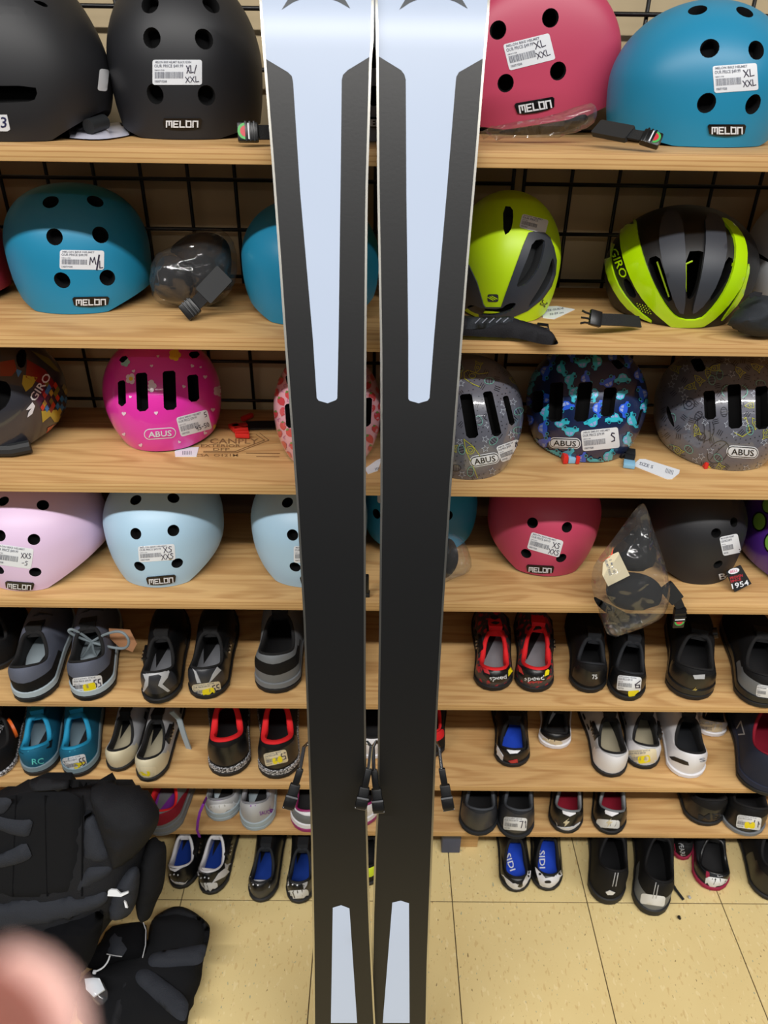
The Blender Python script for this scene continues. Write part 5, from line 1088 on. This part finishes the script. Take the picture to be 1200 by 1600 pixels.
def buckle_strap(label, pts, w, name='chin_strap', logo=True, group=None, pad=None, nrm=FRONT):
    """padded chin strap end with a magnetic buckle; pts are world points"""
    pts = [Vector(q) for q in pts]; r = thing(name, pts[0].copy(), label, 'strap', group); n = Vector(nrm)
    mb = MB(); mb.ribbon(pts[:-1], n, w*.62, .003, STRAP); build(mb, 'webbing', r)
    if pad: mb = MB(); mb.ribbon([pts[0].lerp(pts[1], k) for k in (0, .04, .5, .96, 1)], n, [w*.9, w, w, w, w*.9], .007, pad); build(mb, 'pad', r, angle=50)
    t = (pts[-1]-pts[-2]).normalized(); sd = t.cross(n).normalized(); nn = sd.cross(t); L = (pts[-1]-pts[-2]).length
    mb = MB(); m_ = pts[-2].lerp(pts[-1], .5); mb.box(m_, (sd, t, nn), (w*.42, L*.5, .005), PLAST, .002)
    for k in (-.3, -.1, .1): mb.box(m_+t*L*k+nn*.005, (sd, t, nn), (w*.44, .0012, .0012), PLAST, .0005)
    bk_ = build(mb, 'buckle', r)
    if logo:
        e = pts[-1]; mb = MB(); q = [e-t*.001+sd*w*.4*sx_+nn*.0055*0 for sx_ in (-1, 1)]
        c = m_+t*L*.12+nn*.0056
        def disc(rad, mm, dz): mb.add([c+nn*dz+sd*(rad*cos(a))+t*(rad*sin(a)) for a in [pi*k/10 for k in range(11)]], [list(range(11))], mm)
        disc(w*.36, mat('green_print', (70, 170, 80), .4), .0002); disc(w*.24, mat('red_print', (196, 46, 60), .4), .0005); mb.add([c-t*w*.12+sd*w*a+nn*.0003 for a in (-.35, .35)]+[c-t*w*.22+sd*w*a+nn*.0003 for a in (.35, -.35)], [[0, 1, 2, 3]], WHITE)
        build(mb, 'round_emblem', r, recalc=False).parent = bk_
    return r
def padbag(label, film, pads, p, n, th, group='clear bags of helmet pads', card=None, name='pad_bag', back=.02, step=8, rest=0):
    xs = [q[0] for q in film]; ys = [q[1] for q in film]
    r = thing(name, on_plane(sum(xs)/len(xs), max(ys), p, n), label, 'bag', group)
    for q, t_, off in pads: soft('foam_pad', r, q, Vector(p)+Vector(n)*off, n, t_, FOAM, back=.006, folds=.0012, fscale=22, seed=len(q))
    if card: mb = MB(); fl_ = Flat(Vector(p)+Vector(n)*(th*.62), n); patch(mb, fl_, card, CREAM, .0004, step=8); patch(mb, fl_, [card[0], card[1], (card[1][0]-4, card[1][1]+2), (card[0][0]-5, card[0][1]+3)] if False else [(card[-1][0]+1, card[-1][1]+2), (card[-1][0]+6, card[-1][1]-14), (card[-1][0]+5, card[-1][1]-2), (card[-2][0]-4, card[-2][1]-2)], mat('orange_red_card', (226, 84, 62), .6), .0008, step=6); words(mb, fl_, 'HELMET PADS', card[0][0]-16, card[0][1]+24, 26, 4, -72, INK, .0009); words(mb, fl_, 'S  M  L  XL', card[0][0]-9, card[0][1]+23, 24, 3.5, -72, INK, .0009); build(mb, 'card_insert', r, recalc=False)
    f = soft('film', r, film, p, n, th, CLEAR, back=back, folds=.007, fscale=34, seed=3, step=step, sm=1, edge=th*1.1); rest and settle(r, rest); return r
# bag and strap on the second shelf
pS = on_z(300, 492, TOP[1]); pp = Vector((0, pS.y+.03, TOP[1]))
padbag('clear bag of black helmet pads between two blue helmets on the second shelf', [(246, 482), (236, 462), (236, 425), (246, 404), (262, 396), (285, 384), (300, 370), (330, 365), (352, 368), (370, 392), (372, 440), (358, 470), (330, 486), (300, 489), (270, 486)],
       [([(262, 400), (290, 375), (330, 369), (360, 385), (364, 430), (350, 470), (310, 484), (300, 440), (280, 408)], .035, 0), ([(244, 470), (241, 430), (256, 404), (290, 412), (304, 440), (300, 478), (266, 480)], .026, .012)], pp, FRONT, .05, rest=TOP[1])
q = [on_plane(x, y, pp+FRONT*.058, FRONT) for x, y in ((352, 427), (318, 463), (306, 475), (288, 494))]
q[-1].z = max(q[-1].z, TOP[1]+.010); q[-2].z = max(q[-2].z, TOP[1]+.018)
buckle_strap('chin strap with ribbed grey pad lying across the clear pad bag on the second shelf', q, .03, pad=RUBBER, group='padded chin straps', logo=False)
# top shelf strap ends
q = [on_y(425, 207, 1.02), on_y(404, 207, 1.012), on_y(371, 207, 1.008)]; buckle_strap('strap buckle with red and green round emblem poking from behind the left ski', q, .026, group='padded chin straps')
q = [on_z(930, 205, TOP[0]+.014)+Vector((0, -.02, 0)), on_z(985, 217, TOP[0]+.013)+Vector((0, -.0, 0)), on_z(1008, 219, TOP[0]+.012), on_z(1034, 226, TOP[0]+.010)]
q = [on_y(932, 200, 1.07), on_y(985, 210, 1.03), on_y(1003, 213, 1.022), on_y(1032, 222, 1.012)]
buckle_strap('padded chin strap with round emblem on the top shelf below the large blue helmet', q, .022, pad=RUBBER, group='padded chin straps', nrm=Vector((0, -.8, .6)))
pp = Vector((0, 1.10, TOP[0]))
padbag('clear bag of helmet pads squashed under the tilted raspberry helmet', [(752, 216), (750, 208), (790, 196), (860, 185), (905, 168), (928, 164), (934, 180), (926, 200), (890, 214), (830, 220)], [([(770, 212), (800, 205), (880, 195), (915, 178), (920, 195), (880, 210), (820, 216)], .016, .002)], pp, FRONT, .028, rest=TOP[0])
mb = MB(); cushion(mb, [(84, 213), (98, 203), (150, 200), (175, 194), (200, 199), (212, 207), (196, 213), (150, 219)], Vector((0, 0, TOP[0]+.002)), (0, 0, 1), .006, mat('milky_plastic', (206, 206, 222), .3), back=.001, folds=.002, fscale=40, step=7)
o = build(mb, 'folded_leaflet', loc=on_z(150, 208, TOP[0]), recalc=False); tag(o, 'folded pale leaflet in plastic between the two black helmets', 'leaflet')
# second shelf, right
def card(label, corners, z, lines, name='price_tag', m=None):
    fl_ = Flat((0, 0, z), (0, 0, 1)); mb = MB(); patch(mb, fl_, corners, m or PAPER, .0002, step=10, th=.0008)
    cx = sum(c[0] for c in corners)/len(corners); cy = sum(c[1] for c in corners)/len(corners)
    for s, dx, dy, w, h, rot in lines: words(mb, fl_, s, cx+dx, cy+dy, w, h, rot, INK, .0014)
    o = build(mb, name, loc=on_z(cx, cy, z), smooth=False, recalc=False); return tag(o, label, 'tag')
card('white leaflet card lying behind the yellow and slate road helmet', [(846, 480), (870, 479), (898, 484), (866, 499), (848, 497)], TOP[1], [('SIZE GUIDE', 0, -3, 30, 3, 8), ('55-59 cm', 4, 3, 22, 3, 8)])
pp = Vector((0, 1.005, TOP[1])); r = thing('cloth_bag', on_z(790, 530, TOP[1]), 'black drawstring cloth bag with grey print draped over the edge below the yellow and slate helmet', 'bag', 'black cloth bags')
r['label'] = 'black cloth bag with grey print draped over the second shelf edge'
soft('bag_body', r, [(700, 505), (722, 503), (760, 507), (800, 503), (812, 512), (850, 518), (872, 540), (870, 546), (845, 545), (805, 534), (770, 534), (720, 531), (700, 530)], Vector((0, 1.0, TOP[1]+.004)), (0, -.5, .86), .012, CLOTH, back=.002, folds=.006, fscale=40, step=6)
soft('bag_fold', r, [(722, 503), (770, 506), (806, 504), (808, 512), (790, 520), (750, 520), (722, 522)], Vector((0, .998, TOP[1]+.014)), (0, -.5, .86), .008, CLOTH2, back=.002, folds=.004, fscale=60, step=6)
mb = MB(); fl_ = Flat(Vector((0, .992, TOP[1]+.0235)), (0, -.5, .86)); 
for k in range(5): 
    for z_ in thick_line([(742+k*11, 512-k*.5), (749+k*11, 505-k*.2)], 1.6): wrap(mb, fl_, z_, [[0, 1, 2, 3]], INK, .0006)
build(mb, 'bag_print', r, recalc=False); settle(r, TOP[1])
mb = MB(); q = [on_y(840, 506, 1.02), on_y(856, 508, 1.015), on_y(858, 514, 1.014), on_y(842, 514, 1.014), on_y(838, 509, 1.018)]; mb.tube(q, .0022, PLAST, 7, close=True); o = build(mb, 'strap_clip', loc=q[2].copy()); tag(o, 'small black strap clip under the yellow and slate road helmet', 'clip')
pp = Vector((0, 1.02, TOP[1])); r = thing('cloth_bag', on_z(1175, 532, TOP[1]), 'crumpled blue-black cloth bag at the right end of the second shelf', 'bag', 'black cloth bags')
soft('bag_body', r, [(1132, 512), (1150, 500), (1165, 472), (1190, 470), (1225, 478), (1240, 520), (1215, 536), (1165, 536)], pp, FRONT, .035, CLOTH2, back=.02, folds=.014, fscale=28, step=6)
mb = MB(); mb.ribbon([on_plane(1168, 474, pp+FRONT*.034, FRONT), on_plane(1176, 469, pp+FRONT*.036, FRONT), on_plane(1187, 471, pp+FRONT*.036, FRONT)], FRONT, .006, .002, CLOTH); build(mb, 'bag_loop', r); settle(r, TOP[1])
r = thing('chin_strap', on_z(960, 503, TOP[1]), 'black chin strap with open side-release buckle beside the black-ribbed yellow helmet', 'strap')
mb = MB(); mb.ribbon([on_y(1000, 503, 1.06), on_y(970, 500, 1.035), on_y(936, 499, 1.025)], Vector((0, -.8, .6)), .017, .002, STRAP); build(mb, 'webbing', r)
mb = MB(); a = on_y(936, 499, 1.025); b = on_y(918, 494, 1.022); t = (b-a).normalized(); n_ = Vector((0, -.8, .6)); sd = t.cross(n_).normalized(); nn = sd.cross(t)
mb.box(a+t*.006, (sd, t, nn), (.011, .009, .003), PLAST, .001)
for k in (-.009, -.003, .004): mb.tube([a+t*.014+sd*k, a+t*.022+sd*k*1.1, a+t*.028+sd*(k*1.4)], .0016, PLAST, 6)
build(mb, 'buckle', r)
# third shelf
r = thing('chin_strap', on_z(395, 680, TOP[2]), 'black chin strap with red buckle behind the strawberry helmet', 'strap')
mb = MB(); zt = TOP[2]+.006; mb.ribbon([on_z(430, 664, zt), on_z(410, 664, zt), on_z(384, 665, zt)], Vector((0, -.2, 1)), .022, .003, STRAP); build(mb, 'webbing', r)
RD = MATS['red_plastic']; mb = MB(); a = on_z(384, 667, zt)
for x0, y0, x1, y1, w_ in ((386, 664, 363, 668, .006), (372, 672, 363, 664, .008), (388, 671, 366, 672, .003), (389, 676, 367, 677, .003), (390, 681, 368, 680, .003), (378, 655, 394, 648, .004)):
    p_, q_ = on_z(x0, y0, zt), on_z(x1, y1, zt); t = (q_-p_).normalized(); sd = t.cross(Vector((0, 0, 1))); mb.box(p_.lerp(q_, .5), (sd, t, Vector((0, 0, 1))), (w_, (q_-p_).length/2, .004), RD, .001)
build(mb, 'buckle', r)
card('white price tag lying below the glossy pink child helmet', [(273, 706), (281, 700), (311, 699), (307, 714), (274, 714)], TOP[2], [('||||||', 3, 2, 14, 6, 2)])
card('white price tag below the strawberry helmet beside the left ski', [(570, 733), (588, 720), (597, 716), (590, 736), (575, 741)], TOP[2], [('||||', 6, 4, 8, 4, 20)])
card('long white hang tag on the third shelf right of the car-printed helmet', [(999, 718), (1008, 718), (1062, 735), (1061, 740), (1050, 749), (1042, 749), (992, 729), (991, 725)], TOP[2], [('SIZE S', -16, -5, 22, 5, -16), ('||||||', 20, 5, 12, 7, -18)])
r = thing('chin_strap', on_z(982, 728, TOP[2]), 'grey side-release buckle with pale blue clip right of the car-printed helmet', 'strap')
mb = MB(); zt = TOP[2]+.005
for (x0, y0), (x1, y1), w_, mm in (((965, 706), (976, 712), .006, STRAP), ((983, 703), (983, 713), .010, RUBBER), ((984, 712), (983, 722), .008, RUBBER), ((983, 721), (983, 729), .009, MATS['pale_blue_plastic'])):
    p_, q_ = on_z(x0, y0, zt), on_z(x1, y1, zt); t = (q_-p_).normalized(); sd = t.cross(Vector((0, 0, 1))); mb.box(p_.lerp(q_, .5), (sd, t, Vector((0, 0, 1))), (w_, (q_-p_).length/2, .004), mm, .001)
build(mb, 'buckle', r)
# fourth shelf
pp = Vector((0, 1.0, TOP[3])); n_ = Vector((0, -.97, .24)).normalized(); pb = pp+Vector((0, -.03, 0))
padbag('clear bag of helmet pads hanging over the fourth shelf edge before the black helmet', [(1002, 785), (1010, 790), (1022, 830), (1036, 870), (1046, 905), (1044, 940), (1030, 962), (990, 980), (952, 993), (947, 988), (936, 955), (924, 920), (925, 890), (935, 872), (960, 840), (985, 805)],
       [([(1000, 815), (1014, 825), (1028, 862), (1020, 888), (985, 895), (958, 880), (955, 860), (978, 838)], .03, 0), ([(948, 905), (975, 892), (1015, 898), (1038, 920), (1030, 945), (1000, 955), (962, 950), (946, 930)], .03, .004), ([(925, 930), (940, 938), (980, 958), (992, 966), (965, 968), (935, 950)], .008, .022)], pb, n_, .045, card=[(966, 862), (984, 899), (950, 916), (941, 898), (942, 880), (952, 868)], back=.004)
q = [on_y(1040, 915, .985), on_y(1058, 938, .982), on_y(1063, 950, .98), on_y(1058, 979, .978)]; buckle_strap('chin strap with grey pad hanging beside the clear bag at the fourth shelf edge', q, .024, pad=RUBBER, group='padded chin straps')
pS = on_z(705, 918, TOP[3]); padbag('small clear bag of pads beside the right ski on the fourth shelf', [(696, 845), (712, 842), (728, 858), (738, 890), (730, 905), (708, 912), (690, 922), (680, 880)], [([(690, 850), (708, 850), (718, 880), (708, 905), (690, 915)], .02, 0)], Vector((0, pS.y+.02, TOP[3])), FRONT, .03, rest=TOP[3])
fl_ = Flat(Vector((0, 1.055, TOP[3]+.05)), Vector((0, -.9, .45))); mb = MB(); poly = [(1134, 893), (1157, 883), (1174, 912), (1148, 925)]; patch(mb, fl_, poly, BLACK, .0002, step=9, th=.0008)
patch(mb, fl_, circ(1146, 892, 9, 4.5, 12, 14), WHITE, .0013, step=6); words(mb, fl_, 'BELL', 1146, 892, 12, 4, 14, mat('pink_print', (206, 90, 130), .5), .0017); words(mb, fl_, 'PROVEN', 1150, 901, 20, 4.5, 14, MATS['red_print'], .0013); words(mb, fl_, 'SINCE', 1149, 906.5, 17, 4, 14, MATS['red_print'], .0013); words(mb, fl_, '1954', 1156, 913, 27, 8.5, 14, WHITE, .0013)
o = build(mb, 'hang_tag', loc=on_plane(1150, 925, fl_.p, fl_.n), smooth=False, recalc=False); tag(o, 'black hang tag with red words and white 1954 below the black helmet', 'tag')
mb = MB(); p_ = on_z(571, 934, TOP[3]); mb.box(p_+Vector((0, .006, .022)), AX, (.006, .005, .022), PLAST, .002); mb.box(p_+Vector((0, .006, .004)), AX, (.0075, .006, .004), RUBBER, .001); o = build(mb, 'strap_slider', loc=p_); tag(o, 'black plastic strap slider on the fourth shelf in the gap between the skis', 'clip')
# floor blocks and crumbs
mb = MB(); p_ = on_z(704, 1333, ZF); mb.box(Vector((p_.x, p_.y+.02, (SB[6]+ZF)/2)), AX, (.0215, .02, (SB[6]-ZF)/2), mat('blue_grey_paint', (70, 78, 104), .6, var=.1, bscale=80), .002); o = build(mb, 'support_block', loc=Vector((p_.x, p_.y+.02, ZF))); tag(o, 'blue-grey painted block holding up the lowest shelf beside the right ski', 'block')
mb = MB(); p_ = on_z(731, 1330, ZF); mb.box(Vector((p_.x+.002, p_.y+.03, (SB[6]+ZF)/2)), AX, (.0215, .02, (SB[6]-ZF)/2), WOOD[1], .002); o = build(mb, 'support_block', loc=Vector((p_.x, p_.y+.03, ZF))); tag(o, 'bare wooden block next to the blue-grey block under the lowest shelf', 'block')
for x, y, sz, mm, lab in ((1061, 1435, .004, SOLE, 'tiny black rubber crumb on the floor tiles'), (1077, 1403, .0035, F_SIL, 'tiny pale pebble on the floor by the loose strap')):
    mb = MB(); p_ = on_z(x, y, ZF); bm = bmesh.new(); bmesh.ops.create_icosphere(bm, subdivisions=2, radius=sz)
    for v in bm.verts: v.co *= 1+.5*noise.noise(v.co*300)
    bm.verts.index_update(); mb.add([p_+v.co+Vector((0, 0, sz*.8)) for v in bm.verts], [[v.index for v in f.verts] for f in bm.faces], mm); bm.free()
    o = build(mb, 'crumb', loc=p_); tag(o, lab, 'debris')

# ------------------------------------------------------------------ backpack and harness on the left
PK = mat('black_pack_cloth', (20, 21, 25), .75, bump=.5, bscale=500, spec=.25); PK2 = mat('black_pack_mesh', (17, 18, 21), .9, spec=.2, bump=.6, bscale=1400); PK3 = mat('washed_black_cloth', (38, 41, 48), .75, bump=.5, bscale=500, spec=.25); VEL = mat('black_velcro', (11, 12, 16), .95, spec=.15, bump=.8, bscale=2500)
B = lambda pl: cs(pl, 0, 1200, 3.0)
bp_ = Vector((0, .885, .48)); bn = Vector((0, -.894, .447)).normalized()
def off(d): return bp_+bn*d
r = thing('backpack', Vector((-.42, .70, ZF)), 'black backpack standing in front of the lowest shelves, harness side out', 'bag')
soft('main_body', r, B([(-260, 200), (-120, 130), (0, 125), (130, 60), (160, 45), (420, 62), (640, 100), (700, 300), (640, 540), (590, 640), (500, 740), (430, 860), (370, 980), (340, 1200), (200, 1420), (-260, 1420)]), off(-.03), bn, .05, PK, back=.05, folds=.010, fscale=16, step=13)
bp0 = soft('back_panel', r, B([(10, 140), (140, 110), (300, 100), (400, 150), (395, 300), (385, 450), (370, 590), (200, 605), (60, 610), (-90, 610), (-90, 150)]), off(.015), bn, .014, PK2, back=.006, step=11, folds=.001)
for x0, x1 in ((76, 60), (212, 222), (388, 384)):
    mb = MB(); mb.tube([on_plane(*B([(x0+(x1-x0)*k/6, 130+470*k/6)])[0], off(.0285), bn) for k in range(7)], .0017, VEL, 6); build(mb, 'seam', r).parent = bp0
soft('shoulder_pocket', r, B([(430, 70), (560, 80), (660, 105), (735, 180), (752, 230), (720, 310), (640, 410), (545, 480), (520, 420), (490, 330), (455, 220), (425, 130)]), off(.0), bn, .05, PK, back=.03, folds=.011, fscale=24, step=9)
soft('side_gusset', r, B([(395, 190), (430, 200), (500, 330), (528, 440), (400, 440), (385, 380)]), off(.02), bn, .012, PK3, back=.004, folds=.004, fscale=25, step=9)
soft('lower_panel', r, B([(395, 440), (530, 445), (520, 500), (420, 560), (340, 590), (380, 480)]), off(.02), bn, .012, PK3, back=.004, folds=.004, fscale=22, step=9)
soft('hip_belt', r, B([(-90, 620), (60, 612), (250, 600), (420, 585), (510, 575), (500, 640), (380, 690), (180, 740), (-90, 770)]), off(.022), bn, .011, PK3, back=.008, folds=.005, fscale=22, step=10, fold_dir=(1, 0, 0))
soft('hip_wing', r, B([(-90, 750), (180, 735), (400, 690), (490, 650), (480, 760), (440, 880), (380, 980), (200, 1010), (-90, 1010)]), off(.018), bn, .024, VEL, back=.008, folds=.003, fscale=18, step=11)
soft('side_column', r, B([(700, 315), (770, 350), (784, 380), (770, 560), (735, 620), (700, 720), (640, 720), (630, 560), (660, 420)]), off(-.035), bn, .03, PK2, back=.02, folds=.004, fscale=18, step=9)
soft('side_pocket', r, B([(560, 500), (660, 440), (650, 600), (610, 700), (520, 720), (500, 640)]), off(.0), bn, .02, PK3, back=.01, folds=.006, fscale=30, step=8)
soft('top_flap', r, B([(130, 70), (160, 45), (420, 60), (430, 80), (330, 95), (150, 120)]), off(.02), bn, .018, PK, back=.006, folds=.004, fscale=25, step=8)
for pl in ([(-60, 205), (20, 235), (90, 245), (156, 240), (146, 290), (132, 326), (60, 315), (0, 292), (-60, 270)], [(-60, 420), (40, 390), (120, 345), (140, 385), (152, 420), (90, 450), (0, 470), (-60, 480)], [(-60, 150), (20, 135), (60, 150), (40, 190), (10, 220), (-60, 220)]):
    soft('webbing_tab', r, B(pl), off(.032), bn, .006, PK3, back=.003, step=7, sm=1, folds=.001)
mb = MB(); fl_ = Flat(off(.034), bn); patch(mb, fl_, B([(508, 574), (520, 568), (548, 570), (566, 588), (600, 578), (604, 584), (568, 602), (505, 598)]), WHITE, .0005, step=6, th=.001); patch(mb, fl_, B([(582, 622), (592, 630), (600, 655), (588, 652)]), WHITE, .0005, step=6, th=.001); build(mb, 'care_label', r, recalc=False)
settle(r, ZF, 0)
# harness piece lying on the floor
fn = Vector((0, -.16, .987)).normalized(); fp = Vector((0, .78, .040)); fo = lambda d: fp+fn*d
r = thing('harness', on_z(250, 1560, ZF), 'black padded harness with looped straps lying on the floor beside the backpack', 'harness')
hp_ = soft('harness_pad', r, B([(700, 720), (760, 670), (830, 642), (900, 665), (970, 720), (988, 750), (975, 830), (950, 910), (945, 1000), (890, 1120), (870, 1250), (370, 1250), (350, 1040), (420, 935), (560, 905), (690, 850)]), fo(0), fn, .03, PK2, back=.03, folds=.006, fscale=18, step=9)
soft('hood_rim', r, B([(710, 720), (760, 672), (830, 644), (900, 667), (968, 722), (986, 752), (972, 828), (950, 820), (960, 760), (930, 725), (850, 712), (760, 720), (715, 745)]), fo(.018), fn, .018, PK, back=.01, step=7, folds=.002).parent = hp_
soft('strap_band', r, B([(700, 870), (780, 852), (900, 835), (972, 820), (962, 880), (940, 925), (850, 928), (760, 938), (690, 930)]), fo(.034), fn, .006, PK3, back=.006, step=7, folds=.003, fscale=40)
soft('strap_band', r, B([(640, 950), (690, 935), (760, 985), (885, 1080), (882, 1150), (860, 1200), (780, 1140), (700, 1060), (630, 1000)]), fo(.036), fn, .006, PK3, back=.006, step=7, folds=.002, fscale=40)
soft('strap_band', r, B([(560, 1000), (630, 960), (650, 1000), (600, 1100), (560, 1240), (500, 1240), (530, 1110)]), fo(.02), fn, .012, PK, back=.006, step=7, folds=.002)
vb = soft('velcro_block', r, B([(505, 745), (600, 725), (685, 718), (692, 800), (680, 890), (560, 900), (480, 935), (372, 930), (390, 860), (460, 840)]), fo(.03), fn, .026, VEL, back=.02, step=8, folds=.002, sm=1)
soft('velcro_tongue', r, B([(500, 770), (580, 765), (600, 880), (500, 890)]), fo(.05), fn, .008, PK3, back=.003, step=7, sm=1).parent = vb
mb = MB()
for pl in ([(672, 725), (684, 760), (682, 830), (668, 890)], [(500, 872), (540, 880), (572, 884)], [(386, 862), (372, 900), (370, 934)]): mb.tube([on_plane(*q_, fo(.058), fn) for q_ in B(pl)], .0009, F_SIL, 6)
build(mb, 'stitching', r)
o = soft('lining_patch', r, B([(700, 940), (740, 938), (800, 1010), (770, 990)]), fo(.031), fn, .004, F_DK, back=.002, step=7, sm=1)
settle(r, ZF, 0)
r2 = thing('zip_tie_tag', on_plane(*B([(450, 1110)])[0], fo(.05), fn), 'white paper tag in clear plastic hanging by a white tie on the harness', 'tag')
mb = MB(); mb.tube([on_plane(*q_, fo(.064), fn) for q_ in smooth_poly(B([(515, 880), (505, 910), (480, 940), (442, 956)]), 2, False)], .0016, WHITE, 7); mb.box(on_plane(*B([(443, 957)])[0], fo(.064), fn), AX, (.003, .003, .003), WHITE, .001); build(mb, 'cable_tie', r2)
mb = MB(); patch(mb, Flat(fo(.058), fn), B([(398, 990), (440, 985), (468, 988), (492, 1040), (440, 1075), (405, 1040)]), PAPER, .0005, step=6, th=.002); build(mb, 'paper_tag', r2, recalc=False)
soft('film', r2, B([(388, 972), (430, 970), (472, 985), (516, 1070), (470, 1122), (430, 1080), (400, 1040)]), fo(.058), fn, .008, CLEAR, back=.001, folds=.003, fscale=60, step=6, sm=1)

# ------------------------------------------------------------------ hand at the lower left corner of the lens
SKIN = bpy.data.materials.new('skin'); SKIN.use_nodes = True; b_ = SKIN.node_tree.nodes['Principled BSDF']; b_.inputs['Base Color'].default_value = rgb(168, 106, 94); b_.inputs['Roughness'].default_value = .5; b_.inputs['Subsurface Weight'].default_value = .15; b_.inputs['Subsurface Radius'].default_value = (.008, .003, .002)
NAIL = mat('fingernail', (226, 186, 176), .3)
def cpt(x, y, z): return CAM+RT*(x+.0045)+UP*(y+.0032)+FW*z
def make_hand():
    J = []; E = []; RR = []
    def add(p, r_, par=None): J.append(cpt(*p)); RR.append(r_); (par is not None) and E.append((par, len(J)-1)); return len(J)-1
    palm = add((-.118, -.105, -.010), .019); wr = add((-.128, -.160, -.040), .024, palm); fa = add((-.140, -.235, -.085), .030, wr); add((-.155, -.33, -.15), .038, fa)
    chains = (((-.102, -.084, .006), (-.072, -.066, .034), (-.045, -.0485, .045), (-.0262, -.0350, .0455)), ((-.114, -.070, .006), (-.094, -.046, .036), (-.076, -.030, .052), (-.066, -.020, .062)), ((-.126, -.066, .004), (-.110, -.036, .032), (-.094, -.018, .046), (-.086, -.008, .056)), ((-.136, -.066, .0), (-.126, -.042, .024), (-.114, -.026, .036), (-.107, -.018, .043)))
    rad = ((.0105, .0095, .0092, .0098), (.0104, .009, .008, .0068), (.010, .0086, .0076, .0066), (.009, .0076, .0068, .006))
    tips = []
    for ch, rr_ in zip(chains, rad):
        k = palm
        for p, q in zip(ch, rr_): k = add(p, q, k)
        tips.append(ch)
    k = add((-.098, -.128, -.004), .014, palm); k = add((-.074, -.128, .012), .0105, k); k = add((-.056, -.118, .024), .0088, k)
    me = bpy.data.meshes.new('hand'); me.from_pydata(J, E, []); o = bpy.data.objects.new('hand_rig', me); COL.objects.link(o)
    md = o.modifiers.new('s', 'SKIN'); md.use_smooth_shade = True; sb = o.modifiers.new('u', 'SUBSURF'); sb.levels = 2; sb.render_levels = 2
    for i, v in enumerate(me.skin_vertices[0].data): v.radius = (RR[i], RR[i]); v.use_root = (i == 0)
    dg = bpy.context.evaluated_depsgraph_get(); dg.update(); nm = bpy.data.meshes.new_from_object(o.evaluated_get(dg), depsgraph=dg); nm.name = 'hand'
    bpy.data.objects.remove(o); w = J[1]
    root = thing('hand', w.copy(), 'hand whose blurred fingertip covers the lower left picture corner', 'hand')
    for v in nm.vertices: v.co -= w

    nm.materials.clear(); nm.materials.append(SKIN)
    for p in nm.polygons: p.use_smooth = True; p.material_index = 0
    c = bpy.data.objects.new('skin', nm); COL.objects.link(c); c.parent = root
    for ch in tips:
        a, b = Vector(ch[2]), Vector(ch[3]); t = (b-a).normalized(); nn = Vector((0, 0, 1)); nn = (nn-t*nn.dot(t)).normalized(); sd = t.cross(nn); m_ = b+nn*.0050-t*.0045
        mb = MB(); vs = []
        for i in range(5):
            for j in range(5):
                u, v = -1+i/2, -1+j/2; q = m_+t*(u*.0048*sqrt(1-.3*v*v))+sd*(v*.0042)-nn*(.0014*v*v); vs.append(cpt(*q))
        mb.add(vs, [[i*5+j, i*5+j+1, i*5+j+6, i*5+j+5] for i in range(4) for j in range(4)], NAIL); build(mb, 'fingernail', root)
make_hand()
